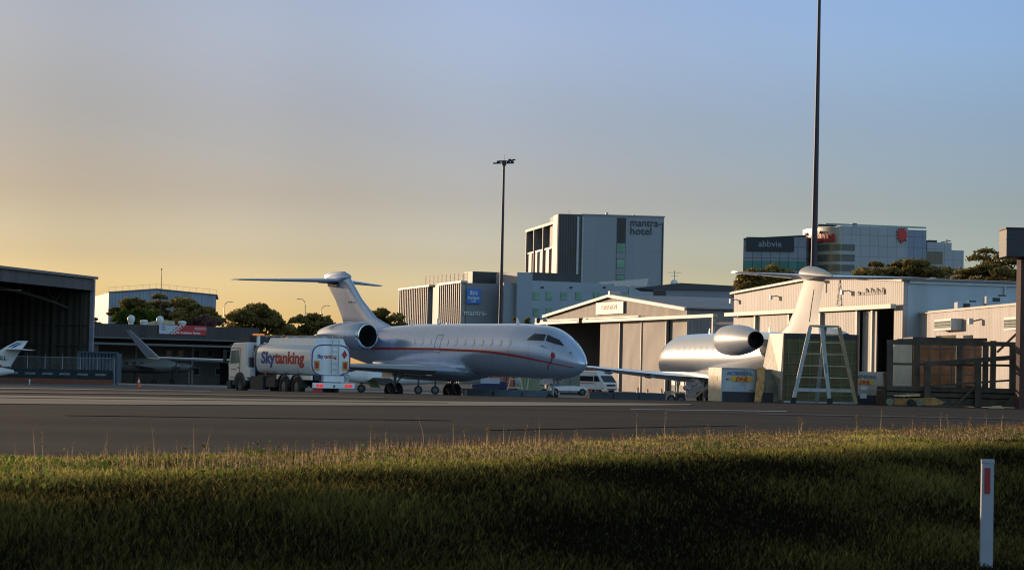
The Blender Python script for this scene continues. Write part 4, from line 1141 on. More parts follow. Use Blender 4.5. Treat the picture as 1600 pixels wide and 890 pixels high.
        st = obj('tailplane', wing_loft([(le_r, te_r, 0.0, zt, .10), (le_r-.25, te_r+.0, s_*.5, zt, .10), (le_t, te_t, s_*b_, ztt, .09)]), paint, root, smooth=50)
        obj('elevator_gap', MB().bar((te_r+.75, s_*.6, zt+.06), (te_t+.3, s_*(b_-.3), ztt+.025), .03, .02), dk, st)
    # fin
    fn = obj('fin', wing_loft([(le, te, 0, z, tc) for le, te, z, tc in J['fin']], 12, True), paint, root, smooth=50)
    rd_ = MB(); f0 = J['fin'][-3]; f1 = J['fin'][-1]
    if J.get('rud'):
        rp = J['rud']; t = MB()
        for s_ in (-1, 1):
            for (xa, za), (xb, zb2) in zip(rp, rp[1:]):
                def hw(x, z):
                    le = np.interp(z, [q[2] for q in J['fin']], [q[0] for q in J['fin']]); te = np.interp(z, [q[2] for q in J['fin']], [q[1] for q in J['fin']]); tc = np.interp(z, [q[2] for q in J['fin']], [q[3] for q in J['fin']])
                    f = min(1, max(0.001, (le-x)/(le-te))); return (le-te)*tc/.2*(.2969*math.sqrt(f)-.126*f-.3516*f*f+.2843*f**3-.1015*f**4)
                t.tube([(xa, s_*hw(xa, za)*(1 if s_ > 0 else .75), za), (xb, s_*hw(xb, zb2)*(1 if s_ > 0 else .75), zb2)], .02, 5)
        obj('rudder_gap', t, dk, fn)
    # bullet fairing
    bx, bz, bl, br_, bh = J['bullet']
    rings = []
    for f, k in ((0, .05), (.05, .45), (.13, .8), (.24, 1), (.4, .98), (.6, .78), (.82, .45), (1, .08)):
        rings.append([(bx-bl*f, br_*k*math.cos(a), bz-.30*f+bh*k*math.sin(a)*(1.0 if math.sin(a) > 0 else .75)) for a in [2*PI*q/20 for q in range(20)]])
    obj('bullet_fairing', MB().loft(rings), paint, fn, smooth=60)
    # nose gear
    ngx = J['ngx']
    g = obj('nose_gear', MB().tube([(ngx, 0, .3), (ngx+.1, 0, 1.5)], .07, 10).tube([(ngx, 0, .8), (ngx-.9, 0, 1.5)], .04, 8).bar((ngx, -.2, .27), (ngx, .2, .27), .07), mat('gear_white2', (.4, .38, .35), .4), root, smooth=40)
    for q in (-.16, .16): make_wheel(g, (ngx, q, .27), .27, .14)
    obj('gear_door', MB().box(ngx-.5, ngx+.4, -.32, -.29, .85, 1.4).box(ngx-.5, ngx+.4, .29, .32, .85, 1.4), paint, g)
    # aerials
    for x in J['aer']:
        zt = interp(T, x); z = zt[0]+zt[2]
        obj('blade_aerial', MB().prism([(x, z-.03), (x-.28, z-.03), (x-.30, z+.30), (x-.18, z+.32)], -.02, .02), whitep, root)
    obj('beacon', MB().lathe([(0, .1), (.06, .09), (.12, .01)], (2.4, 0, interp(T, 2.4)[0]+interp(T, 2.4)[2]-.01), 12, 'z'), redlens if 0 else whitep, root)
    return root, SF, th_of, surfpatch, ribbon

U1 = Vector((.58, -.815)); a1 = math.atan2(U1.y, U1.x)
p1 = W(661, 616, 148)
J1 = dict(label='silver business jet with thin red cheat line, nose pointing towards the camera and right', loc=(p1.x, 148, base(148)), ang=a1, paint=silver,
  fus=[(15.40, 1.93, .02, .02), (15.33, 1.93, .16, .16), (15.1, 1.97, .40, .40), (14.7, 2.05, .66, .70), (14.2, 2.16, .90, .96), (13.5, 2.32, 1.10, 1.21), (12.6, 2.46, 1.26, 1.41), (11.5, 2.53, 1.33, 1.46), (10, 2.60, 1.38, 1.47), (6, 2.62, 1.38, 1.46), (2, 2.62, 1.38, 1.46), (-1, 2.62, 1.36, 1.42), (-3.5, 2.66, 1.26, 1.28), (-6, 2.80, 1.02, 1.06), (-8.5, 3.0, .70, .78), (-10.8, 3.18, .38, .45), (-12.2, 3.26, .15, .2), (-12.5, 3.28, .03, .03)],
  cockpit=[[(11.75, 3.16), (13.08, 3.13), (12.95, 3.47), (12.15, 3.50)], [(13.2, 3.12), (14.3, 2.86), (13.85, 3.18), (13.05, 3.46)]],
  wins=[.9+.86*k for k in range(12) if k != 3], winz=3.0, winm=mat('cabin_pane', (.52, .54, .58), .10, .7, .05, 3),
  stripe=lambda x: 2.62 + (-.02*(x-3) if x > 3 else 0) - (.010*(x-7)**2 if x > 7 else 0),
  door=(3.65, 3.1, 2.42, 3.42),
  fair=[(6.6, 1.75, .5, .35), (5.6, 1.6, 1.15, .6), (4.0, 1.5, 1.48, .68), (1, 1.48, 1.55, .68), (-1.5, 1.5, 1.5, .65), (-3.5, 1.65, 1.2, .5), (-5.0, 1.9, .5, .3)],
  wing=[(5.9, -2.6, .9, 1.36, .11), (4.2, -2.4, 1.9, 1.40, .11), (1.3, -2.7, 5.2, 1.50, .10), (-6.0, -7.6, 13.9, 1.76, .09)],
  winglet=(1.55, 1.15, 1.5), eng=(-2.2, -7.2, 2.45, 3.32, .83), pyl=(.8, 1.85), gy=2.03,
  stab=(-9.0, -12.3, 6.72, -12.7, -13.9, 5.15, 6.66), fin=[(-1.6, -9.9, 3.5, .05), (-3.7, -8.9, 4.0, .07), (-5.2, -9.1, 4.45, .10), (-6.9, -9.95, 5.6, .11), (-8.2, -11.2, 6.8, .13), (-8.45, -11.2, 7.1, .14), (-8.9, -10.6, 7.28, .10)],
  rud=None, bullet=(-8.15, 6.95, 3.9, .27, .34), ngx=12.6, aer=(9.4, 1.6, -1.2))
def settle(root, zabs):
    """stand the jet at zabs and lengthen its gear legs down to the lower apron"""
    dz = zabs - root.location.z; root.location.z = zabs
    for ch in root.children:
        if 'gear' in ch.name and 'door' not in ch.name:
            for o in [ch] + list(ch.children):
                if 'door' in o.name: continue
                for v in o.data.vertices:
                    if v.co.z < .95: v.co.z -= dz
j1, SF1, TH1, PATCH1, RIB1 = make_jet(J1)
settle(j1, .07)
# red pitot / static covers with streamer, drain and probe on the nose
t = MB(); rings = []
for rr in (0, 1): rings.append([SF1(13.9+.13*rr*math.cos(a), TH1(13.9, 2.36+.16*rr*math.sin(a), -1), .02) for a in [2*PI*k/12 for k in range(12)]])
obj('red_static_cover', MB().loft(rings, cap=False), red, j1)
RIBt = MB()
t = MB(); pts = [(13.88, 2.2), (13.75, 2.0), (13.5, 1.8), (13.35, 1.6)]
t.loft([[SF1(x-.025, TH1(x, z, -1), .02), SF1(x+.025, TH1(x, z, -1), .02)] for x, z in pts], cap=False, closed=False)
obj('red_streamer', t, mat('dull_red_webbing', (.22, .03, .03), .7), j1)
for x, z in ((13.05, 2.85), (14.75, 2.5)):
    p = SF1(x, TH1(x, z, -1), .03); obj('pitot_probe', MB().tube([p, p+Vector((.05, -.08, 0)), p+Vector((.3, -.1, 0))], .025, 6), dk, j1)
# gills and panel under the tailplane junction, registration-like small marks, fin vents
obj('stabiliser_cutout', MB().prism([(-9.4, 6.35), (-10.5, 6.38), (-10.5, 6.62), (-9.4, 6.66)], -.22, .22), dk, j1)
obj('fin_vent', MB().box(-8.0, -7.6, -.30, -.26, 5.35, 5.45), dk, j1)
p = SF1(5.2, TH1(5.2, 1.35, -1), .02)
obj('wing_marking', MB().box(4.2, 4.7, -2.6, -2.58, 1.12, 1.16), whitep, j1)

U2 = Vector((-.21, .978)); a2 = math.atan2(U2.y, U2.x)
J2 = dict(label='white business jet seen from behind beside the cargo containers, sun glinting on its side', loc=(13.72, 151.8, base(151.8)), ang=a2, paint=whitegloss,
  fus=[(16.8, 1.95, .02, .02), (16.6, 1.96, .25, .25), (16.0, 2.05, .6, .6), (15.0, 2.22, .98, 1.0), (13.6, 2.42, 1.28, 1.35), (12, 2.55, 1.42, 1.48), (8, 2.6, 1.46, 1.5), (0, 2.6, 1.46, 1.5), (-4, 2.62, 1.44, 1.46), (-7, 2.75, 1.2, 1.3), (-10, 2.95, .9, 1.0), (-13, 3.2, .5, .6), (-15, 3.35, .2, .25), (-15.4, 3.38, .03, .03)],
  cockpit=[[(13.4, 3.1), (14.5, 2.95), (14.2, 3.25), (13.5, 3.45)]], wins=[-1+1.25*k for k in range(9)], winz=3.05, winm=whitegloss, stripe=None, door=None,
  fair=[(7.6, 1.7, .5, .35), (6.2, 1.55, 1.2, .6), (4.0, 1.4, 1.6, .7), (0, 1.38, 1.65, .7), (-2.5, 1.45, 1.5, .65), (-5, 1.7, 1.0, .5), (-6.5, 1.95, .4, .25)],
  wing=[(5.6, -2.9, .9, 1.26, .11), (4.6, -2.8, 1.9, 1.32, .11), (1.6, -2.9, 5.4, 1.46, .10), (-2.6, -4.2, 12.6, 2.0, .08)],
  winglet=(1.2, .35, .9), eng=(-5.4, -10.9, 2.62, 3.52, .87), pyl=(.7, 1.9), gy=2.25,
  stab=(-11.6, -15.0, 6.95, -15.6, -16.8, 5.55, 6.97), fin=[(-6.5, -13.9, 3.9, .07), (-8.6, -13.7, 4.4, .10), (-9.8, -13.8, 5.2, .12), (-10.6, -14.3, 6.2, .12), (-11.6, -14.9, 7.1, .11)],
  rud=[(-12.6, 4.55), (-12.9, 5.4), (-13.3, 6.3)], bullet=(-10.9, 7.22, 5.0, .55, .46), ngx=13.7, aer=(7.0, 3.0, -5.0))
j2 = make_jet(J2)[0]
satin = mat('white_satin_paint', (.60, .56, .52), .5, 0, .05, .9, spec=.35)
nacw = mat('white_nacelle_paint', (.66, .65, .68), .45, 0, .05, .9, coat=.15, dirt=.15)
for ch in j2.children:
    k = ch.name.split('.')[0]
    if k == 'fin':
        ch.data.materials[0] = satin
        for q in ch.children:
            if q.name.startswith('bullet'): q.data.materials[0] = satin
    if k == 'engine_nacelle': ch.data.materials[0] = nacw
settle(j2, .04)

# ---------------------------------------------------------------- fuel truck
hx, hyy = -.55, .835
rc = W(520, 605, 134.0)
zt0 = -.10
tk = thing('fuel_tanker_truck', 'white aviation fuel tanker truck with Skytanking lettering, seen from its rear left', 'truck', (rc.x, 134.1, zt0), math.atan2(hyy, hx))
tk.scale = (1, 1, 1.09)
# tank: rounded-box section, local x forward, y left
def tsec(x, f=1.0, n=36):
    pts = []
    for k in range(n):
        a = 2*PI*k/n; c, s_ = math.cos(a), math.sin(a); e = 2/3.6
        pts.append((x, 1.22*f*math.copysign(abs(c)**e, c), 1.83+.80*f*math.copysign(abs(s_)**e, s_)))
    return pts
tank = MB().loft([tsec(.28, .90), tsec(.30, .965), tsec(.36, 1), tsec(6.55, 1), tsec(6.7, .965), tsec(6.85, .88)])
tko = obj('tank', tank, whitep2, tk, smooth=35)
def yside(z):
    s_ = min(1, abs(z-1.83)/.80); return 1.22*(1-s_**3.6)**(1/3.6)
def remap(p, e): return Vector((p.x, yside(p.z)+.006+max(0, e)*.5, p.z))
cu_s = 1.0
text('tank_lettering', 'Sky', .80, blue_l, tko, (5.78, 0, 1.64), (-1, 0, 0), (0, 0, 1), .01, .026, xs=1.38, remap=remap)
text('tank_lettering', 'tanking', .80, redl, tko, (4.2, 0, 1.64), (-1, 0, 0), (0, 0, 1), .01, .026, xs=1.38, remap=remap)
obj('hazard_diamond', MB().prism([(5.55, 1.12), (5.43, 1.25), (5.31, 1.12), (5.43, .99)][::1], yside(1.25), yside(1.25)+.02).add([], []), red, tko)
# purple front band and rear outline
t = MB(); t.loft([[(x, y*1.004, 1.83+(z-1.83)*1.006) for _, y, z in tsec(0)] for x in (6.35, 6.56)], cap=False); obj('front_band', t, dkblue, tko)
t = MB(); ring = tsec(.275, .93); 
for i in range(36): t.bar(ring[i], ring[(i+1) % 36], .05)
obj('rear_outline', t, mat('purple_line', (.10, .03, .16), .4), tko)
# top coaming with rail
obj('top_coaming', MB().loft([[(x, y, z) for y, z in ((-1.0, 2.50), (1.0, 2.50), (.78, 2.88), (-.78, 2.88))] for x in (.4, 5.6)]), whitep2, tk, bevel=.03)
t = MB()
for x in np.arange(.5, 6.3, .8): t.bar((x, .74, 2.88), (x, .74, 2.97), .04)
t.bar((.4, .74, 2.98), (6.6, .74, 2.98), .045); t.bar((.4, -.74, 2.98), (6.6, -.74, 2.98), .045)
for x in (1.2, 2.8, 4.4): t.lathe([(0, .26), (.08, .26), (.1, .02)], (x, 0, 2.88), 14, 'z')
obj('walkway_rail', t, steel, tk)
# rear face details
def R_(y0, y1, z0, z1, d=.03): return MB().box(.255-d, .27, y0, y1, z0, z1)
for (y0, y1) in ((.70, 1.0), (-1.0, -.70)):
    p_ = obj('rear_placard', MB().box(.235, .272, y0, y1, 1.35, 1.80), yellow, tk)
    obj('flame_symbol', MB().box(.225, .234, y0+.06, y1-.04, 1.44, 1.72), red, p_)
obj('hazard_diamond', MB().prism([(-.95, 2.12), (-.80, 1.92), (-.65, 2.12), (-.80, 2.32)], .23, .27, 'yz'), red, tk)
text('rear_lettering', 'Sky', .25, blue_l, tk, (.262, .82, 1.93), (0, -1, 0), (0, 0, 1), .004, .006)
text('rear_lettering', 'tanking', .25, redl, tk, (.262, .41, 1.93), (0, -1, 0), (0, 0, 1), .004, .006)
t = MB()
for y in (.02, -.38): t.tube([(.14, y, 1.02), (.14, y, 3.0)], .028, 6)
for k in range(7): t.bar((.14, .02, 1.15+.28*k), (.14, -.38, 1.15+.28*k), .03)
obj('ladder', t, alu, tk)
obj('rear_cabinet', MB().box(.05, .55, -.95, .55, .78, 1.08), whitep2, tk, bevel=.02)
obj('rear_fittings', MB().tube([(.1, -.75, .8), (.1, -.75, 1.25)], .09, 10).tube([(.15, -.98, .85), (.15, -.98, 1.15)], .07, 10).lathe([(0, .1), (.2, .1)], (.0, -.9, .95), 12, 'x', cap=True), steel, tk)
bp_ = obj('bumper', MB().box(-.12, .0, -1.25, 1.25, .48, .74), whitep2, tk, bevel=.02)
for y0, y1 in ((.68, .92), (.93, 1.12)): 
    obj('tail_light', MB().box(-.15, -.122, y0-.03, y1-.06, .55, .68), redlens, bp_); obj('tail_light', MB().box(-.15, -.122, -y1+.06, -y0+.03, .55, .68), redlens, bp_)
obj('chevron_plate', MB().box(-.02, .04, .62, 1.2, .22, .45), red, bp_)
obj('tow_coupling', MB().box(-.16, -.122, -.05, .05, .55, .64), dk, bp_)
obj('chassis', MB().box(.1, 8.4, -.45, .45, .55, .85).box(.3, 6.6, -.95, .95, .85, 1.06), dk, tk)
obj('valance', MB().box(.4, 4.2, 1.0, 1.1, .86, 1.08).box(.4, 4.2, -1.1, -1.0, .86, 1.08), whitep2, tk)
t = MB()
for s_ in (-1, 1):
    for wx_ in (1.9, 3.3):
        ring = []
        for k in range(11):
            a = PI*k/10; ring.append([(wx_+.62*math.cos(a), s_*.82, .48+.60*math.sin(a)), (wx_+.62*math.cos(a), s_*1.22, .48+.60*math.sin(a)), (wx_+.66*math.cos(a), s_*1.22, .48+.64*math.sin(a)), (wx_+.66*math.cos(a), s_*.82, .48+.64*math.sin(a))])
        t.loft(ring)
obj('mudguard', t, dk, tk)
for s_ in (-1, 1):
    for wx_ in (1.9, 3.3, 8.25): make_wheel(tk, (wx_, s_*(1.02 if wx_ < 8 else 1.07), .5), .5, .34)
obj('wheel_well', MB().prism([(8.25+.6*math.cos(PI*k/12), .72+.44*math.sin(PI*k/12)) for k in range(13)], -1.207, 1.207), blk, tk)
obj('side_locker', MB().box(5.6, 7.1, .75, 1.18, .32, .98).box(4.3, 5.4, .8, 1.12, .45, .9).box(5.6, 7.1, -1.18, -.75, .32, .98), dk, tk, bevel=.02)
obj('air_tanks', MB().lathe([(-.9, .02), (-.88, .14), (0, .14), (.02, .02)], (5.35, .95, .72), 14), alu, tk)
obj('side_box', MB().box(7.0, 7.45, .9, 1.25, .9, 1.4), whitep2, tk, bevel=.02)
obj('exhaust_stack', MB().tube([(7.15, .55, .9), (7.15, .55, 2.85)], .16, 10).tube([(7.3, .95, .6), (7.35, 1.0, 1.9)], .12, 8).box(7.05, 7.25, -.9, .9, .9, 2.5), dk, tk)
obj('beacon_post', MB().tube([(7.05, .75, 2.4), (7.05, .75, 2.98)], .1, 10), whitep2, tk)
obj('beacon', MB().box(6.9, 7.2, .45, 1.05, 2.99, 3.09), mat('amber_lens', (.85, .25, .06), .3, emis=((1, .25, .05), .35)), tk, bevel=.03)
cab = MB().loft([[(x, y, z) for x, z in ((7.45, .72), (9.62, .72), (9.66, 1.5), (9.45, 2.35), (9.1, 2.62), (7.55, 2.66))] for y in (-1.2, 1.2)])
cb = obj('cab', cab, whitep2, tk, bevel=.06)
obj('roof_deflector', MB().loft([[(x, y, z) for x, z in ((7.6, 2.68), (9.0, 2.68), (8.4, 2.85), (7.6, 2.98))] for y in (-1.0, 1.0)]), dk, tk)
sw1 = obj('side_window', MB().prism([(8.35, 1.62), (9.42, 1.56), (9.28, 2.22), (8.45, 2.26)], 1.205, 1.22), mat('cab_glass', (.16, .25, .20), .4, 0, .5, 1.5), cb)
obj('side_window', MB().prism([(8.35, 1.62), (9.42, 1.56), (9.28, 2.22), (8.45, 2.26)], -1.22, -1.205), glassd, cb)
obj('windscreen', MB().add([(9.672, -1.05, 1.52), (9.672, 1.05, 1.52), (9.47, 1.05, 2.34), (9.47, -1.05, 2.34)], [(0,1,2,3)]), glassd, cb)
obj('door_outline', MB().bar((8.28, 1.213, .9), (8.28, 1.213, 2.35), .02).bar((8.28, 1.213, .9), (9.5, 1.213, .9), .02).bar((8.28, 1.213, 2.35), (9.38, 1.213, 2.35), .02), dk, cb)
obj('door_handle', MB().box(8.38, 8.55, 1.21, 1.235, 1.35, 1.4), dk, cb)
obj('cab_lettering', MB().box(8.7, 9.3, 1.208, 1.214, 1.28, 1.32), red, cb)
obj('sun_visor', MB().bar((9.62, -1.1, 2.5), (9.62, 1.1, 2.5), .25, .1), dk, cb)
obj('bumper_front', MB().box(9.3, 9.75, -1.22, 1.22, .3, .72), dk, tk, bevel=.04)
obj('headlamp', MB().box(9.55, 9.77, .85, 1.2, .42, .62).box(9.55, 9.77, -1.2, -.85, .42, .62), lens_w, tk)
obj('wheel_arch', MB().loft([[(8.25+.50*math.cos(PI*k/10), 1.1, .5+.50*math.sin(PI*k/10)), (8.25+.50*math.cos(PI*k/10), 1.225, .5+.50*math.sin(PI*k/10)), (8.25+.70*math.cos(PI*k/10), 1.225, .5+.66*math.sin(PI*k/10)), (8.25+.70*math.cos(PI*k/10), 1.1, .5+.66*math.sin(PI*k/10))] for k in range(11)]).box(7.5, 9.1, 1.0, 1.215, .5, .74), dk, tk)
for s_ in (-1, 1):
    m_ = obj('mirror', MB().box(9.62, 9.72, s_*1.42-.1, s_*1.42+.1, 1.62, 2.25), dk, cb, bevel=.03)
    obj('mirror_arm', MB().bar((9.4, s_*1.2, 2.2), (9.66, s_*1.42, 2.2), .04).bar((9.4, s_*1.2, 1.7), (9.66, s_*1.42, 1.7), .04), dk, m_)

# ---------------------------------------------------------------- light masts
p = W(781.5, 520, 262)
ms = thing('floodlight_mast', 'slender dark floodlight mast with a lamp cluster rising behind the silver jet', 'light mast', (p.x, 262, base(262)))
zt = W(786, 256, 262).z - base(262)
polem = mat('dark_mast_paint', (.045, .035, .05), .5, .2, .1, 3)
obj('pole', MB().tube([(0, 0, 0), (.0, 0, zt*.5), (.0, 0, zt)], [.24, .17, .11], 12), polem, ms, smooth=50)
obj('cross_arm', MB().bar((-.95, -.2, zt+.02), (1.0, .25, zt+.12), .12).bar((-.6, .5, zt+.25), (.95, -.3, zt+.32), .1).lathe([(-.2, .22), (.35, .22)], (0, 0, zt), 12, 'z', cap=True), polem, ms)
for x, y, z in ((-.95, -.3, -.04), (-.6, -.3, .05), (-.3, .4, .25), (.45, -.3, .1), (.85, -.3, .12), (.6, .4, .42), (1.0, .4, .42), (-.55, .35, .22)):
    obj('floodlight', MB().loft([[(x-.17, y-.12, zt+z-.03), (x+.17, y-.12, zt+z-.03), (x+.17, y-.2, zt+z+.1), (x-.17, y-.2, zt+z+.1)], [(x-.12, y+.15, zt+z+.02), (x+.12, y+.15, zt+z+.02), (x+.12, y+.12, zt+z+.14), (x-.12, y+.12, zt+z+.14)]]), polem, ms)
obj('lightning_rod', MB().tube([(0, 0, zt+.3), (0, 0, zt+1.0)], .025, 5), polem, ms)
p = W(1270.5, 415, 176)
ms = thing('tall_mast', 'very tall thick dark mast rising out of frame above the white jet tail', 'light mast', (p.x+.05, 176, base(176)))
obj('pole', MB().tube([(0, 0, 0), (.0, 0, 8.7), (.03, 0, 18), (.04, 0, 26), (.05, 0, 31)], [.26, .225, .165, .115, .10], 14), polem, ms, smooth=50)
obj('lamp_cluster', MB().bar((-1.2, 0, 31), (1.2, 0, 31), .14).box(-1.3, -.8, -.3, .2, 30.7, 31.1).box(-.3, .3, -.3, .2, 30.7, 31.1).box(.8, 1.3, -.3, .2, 30.7, 31.1), polem, ms)

# ---------------------------------------------------------------- cargo area on the pavement crest
def at(px, D, py=630):
    p = W(px, py, D); return Vector((p.x, D, base(D)))
dents = dict(bump=.5, bscale=3)
alu_c = mat('dented_aluminium', (.40, .42, .45), .42, .45, .15, 1.6, bump=.5, bscale=4, dirt=.5)
alu_w = mat('cream_container_skin', (.58, .53, .42), .5, .1, .15, 1.6, bump=.4, bscale=4, dirt=.5)
dkbase = mat('charcoal_lower_panel', (.03, .03, .035), .6, 0, .2, 3)
goldy = mat('scuffed_gold_foil', (.50, .25, .07), .45, .2, .5, 5, bump=.6, bscale=9)
dhlyel = mat('courier_yellow', (.75, .42, .03), .5, 0, .1, 2)
dhlred = mat('courier_red', (.5, .03, .02), .5)
def pxm(D): return FPX/D
D = 109.0
o = at(1127, D); top = W(1150, 574.5, D).z - o.z; wid = W(1190, 600, D).x - o.x
ct = thing('cargo_container', 'dented grey air cargo container with small yellow courier sign, left of the netted one', 'container', o, R(3), 'air cargo containers')
obj('body', MB().prism([(-.0, .0), (wid, .0), (wid, top), (-.0, top)], 0, 1.5), alu_c, ct, bevel=.02)
obj('side_panel', MB().add([(-.02, -.01, 0), (-.02, -.01, top), (-.40, 1.3, top), (-.40, 1.3, .0), (-.02, 1.45, 0), (-.02, 1.45, top)], [(0,1,2,3), (3,2,5,4), (1,5,2), (0,3,4)]), alu_w, ct)
obj('lower_band', MB().box(.02, wid-.01, -.025, -.004, .02, .42), dkbase, ct)
obj('edge_frame', MB().bar((0, -.03, 0), (0, -.03, top), .05).bar((0, -.03, top-.02), (wid, -.03, top-.02), .05).bar((0, -.03, .44), (wid, -.03, .44), .04).bar((wid, -.03, 0), (wid, -.03, top), .06), steel, ct)
text('stencilled_code', 'AKT8583DHL', .20, mat('blue_stencil', (.10, .14, .28), .6), ct, (.22, -.012, top-.30), (1, 0, 0), (0, 0, 1), .004, .008, xs=.92)
x0 = .38
sg = obj('courier_sign', MB().box(x0, x0+.95, -.02, -.004, top-.58, top-.36), dhlyel, ct)
text('sign_lettering', 'DHL', .24, dhlred, sg, (x0+.20, -.024, top-.55), (1, 0, 0), (0, 0, 1), .003, .012, xs=1.15, shear=.3)
obj('small_label', MB().box(.18, .30, -.015, -.004, top-.52, top-.46), dkbase, ct)
lb_ = obj('pale_label', MB().box(.62, .98, -.015, -.004, top-1.18, top-.78), mat('pale_blue_label', (.38, .45, .6), .6), ct)
lb_ = obj('yellow_label', MB().box(1.16, 1.38, -.015, -.004, top-1.14, top-.90), mat('olive_label', (.38, .32, .12), .6), ct)
obj('label_mark', MB().bar((1.2, -.018, top-1.1), (1.34, -.018, top-.94), .02, .02).bar((1.34, -.018, top-1.1), (1.2, -.018, top-.94), .02, .02).bar((1.2, -.018, top-1.1), (1.34, -.018, top-1.1), .01, .02).bar((1.2, -.018, top-.94), (1.34, -.018, top-.94), .01, .02), dkbase, lb_)
obj('side_label', MB().add([(-.14, .38, top-.36), (-.33, 1.05, top-.36), (-.33, 1.05, top-.56), (-.14, .38, top-.56)], [(0,1,2,3)]), dhlyel, ct)
# grey container behind with hanging flap
o2 = at(1191, D-.15)
c2 = thing('cargo_container', 'plain grey container with a brown hanging strap between sign and net', 'container', o2, R(3), 'air cargo containers')
w2 = W(1226, 600, D+.6).x - o2.x; t2 = W(1200, 576.5, D).z - o2.z
obj('body', MB().prism([(0, 0), (w2, 0), (w2, t2-.3), (w2-.45, t2), (0, t2)], 0, 1.5), mat('mottled_grey', (.22, .19, .15), .6, .1, .35, 3, bump=.4, bscale=6), c2, bevel=.02)
obj('lower_band', MB().box(.02, w2*.45, -.02, -.004, .02, .42), dkbase, c2)
fl_ = MB(); 
fl_.loft([[(-.28+.16*0, -.10, t2+.05), (.06, -.10, t2+.05), (.06, -.06, t2+.05), (-.28, -.06, t2+.05)], [(-.26, -.14, 1.1), (.06, -.14, 1.1), (.06, -.10, 1.1), (-.26, -.1, 1.1)], [(-.33, -.2, .5), (.02, -.2, .5), (.02, -.16, .5), (-.33, -.16, .5)], [(-.38, -.24, .0), (-.12, -.24, .0), (-.12, -.2, .0), (-.38, -.2, .0)]])
obj('hanging_strap', fl_, goldy, c2, smooth=50)
# tall netted container
D3 = 108.0
o3 = at(1223, D3); w3 = W(1340, 600, D3).x - o3.x; t3 = W(1280, 522, D3).z - o3.z
c3 = thing('netted_cargo_container', 'tall dark green netted cargo container with sunlit cream side, behind the stepladder', 'container', o3, R(3), 'air cargo containers')
zc1 = W(1200, 572, D3).z - o3.z
obj('body', MB().box(.0, w3, 0, 2.2, .08, t3), mat('olive_canvas', (.13, .10, .042), .8, 0, .35, 1.4, bump=.6, bscale=5), c3)
# contoured left side
xs0 = -.62; zlow = W(1223, 592, D3).z - o3.z
obj('contour_side', MB().add([(-.03, 0, .1), (-.03, 0, t3), (-.40, 1.4, t3), (xs0, 1.6, zc1), (-.10, .1, zlow), (-.03, 2.1, .1), (-.03, 2.1, t3)], [(4,1,2,3), (0,4,1), (3,2,6), (3,6,5), (4,3,5,0)]), alu_w, c3)
obj('side_mark', MB().add([(-.25, .75, 1.9), (-.40, 1.2, 1.85), (-.33, 1.0, 2.1)], [(0,1,2)]), redl, c3)
obj('base_plate', MB().box(-.02, w3+.05, -.05, 2.25, .0, .08), steel, c3)
t = MB()
for k in range(7): x = w3*(k+.45)/7; t.bar((x, -.02, .08), (x, -.02, t3), .035, .012)
for k in range(6): z = .3 + (t3-.5)*k/5.3; t.bar((0, -.022, z), (w3, -.022, z+.02), .012, .035)
obj('strap_net', t, mat('green_strap', (.13, .18, .10), .7), c3)
obj('top_flap', MB().box(-.02, w3+.02, -.03, -.005, t3-.18, t3+.02), dkbase, c3)
obj('edge_frame', MB().bar((w3, -.03, 0), (w3, -.03, t3), .06).bar((0, -.03, 0), (0, -.03, t3), .06), mat('red_brown_edge', (.16, .06, .05), .5), c3)
# container behind ladder on right
D4 = 110.5
o4 = at(1336, D4); w4 = W(1386, 600, D4).x - o4.x; t4 = W(1360, 580.5, D4).z - o4.z
c4 = thing('cargo_container', 'brass-tinted cargo container with red courier lettering, right of the stepladder', 'container', o4, R(2), 'air cargo containers')
obj('body', MB().box(0, w4, 0, 1.5, .4, t4), mat('brassy_skin', (.42, .36, .30), .35, .5, .2, 2, bump=.5, bscale=4), c4, bevel=.02)
obj('lower_band', MB().box(0, w4, -.01, 1.4, 0, .40), dkbase, c4)
text('stencilled_code', '0740DHL', .2, mat('blue_stencil2', (.14, .16, .24), .6), c4, (.12, -.012, t4-.29), (1, 0, 0), (0, 0, 1), .004, .008)
obj('courier_sign', MB().box(.1, .78, -.015, -.003, t4-.56, t4-.36), dhlyel, c4)
text('sign_lettering', 'DHL', .24, dhlred, c4, (.16, -.02, t4-.54), (1, 0, 0), (0, 0, 1), .003, .01, shear=.3)
obj('pale_label', MB().box(.25, .5, -.015, -.004, t4-.78, t4-.64).box(.2, .5, -.015, -.004, t4-1.15, t4-.95), whitep, c4)
obj('end_post', MB().bar((w4+.02, -.06, 0), (w4-.1, -.06, t4+.02), .1), brown, c4)
# tall container behind loader: sunlit left side, rust netted front
D5 = 111.5
o5 = at(1425, D5); w5 = W(1534, 600, D5).x - o5.x; t5 = W(1480, 531, D5).z - o5.z
c5 = thing('netted_cargo_container', 'rust brown netted cargo container with bright sunlit end, behind the steel loader', 'container', o5, R(2), 'air cargo containers')
obj('body', MB().box(0, w5, 0, 2.2, .08, t5), mat('rust_canvas', (.34, .12, .045), .8, 0, .4, 1.4, bump=.6, bscale=5), c5)
obj('contour_side', MB().add([(-.03, 0, .9), (-.03, 0, t5), (-.62, .8, t5), (-.98, 1.0, 1.1), (-.96, 1.0, .55), (-.03, 0, .6), (-.03, 2.1, .6), (-.03, 2.1, t5)], [(0,1,2,3), (5,0,3,4), (3,2,7), (4,3,7,6), (1,7,2), (5,4,6)]), mat('cream_side_skin', (.66, .60, .48), .5, .1, .12, 2, dirt=.4), c5)
t = MB()
for k in range(6): x = w5*(k+.45)/6; t.bar((x, -.02, .08), (x, -.02, t5), .035, .012)
for k in range(5): z = .3 + (t5-.5)*k/4.3; t.bar((0, -.022, z), (w5, -.022, z), .012, .03)
obj('strap_net', t, mat('grey_strap', (.14, .13, .11), .7), c5)
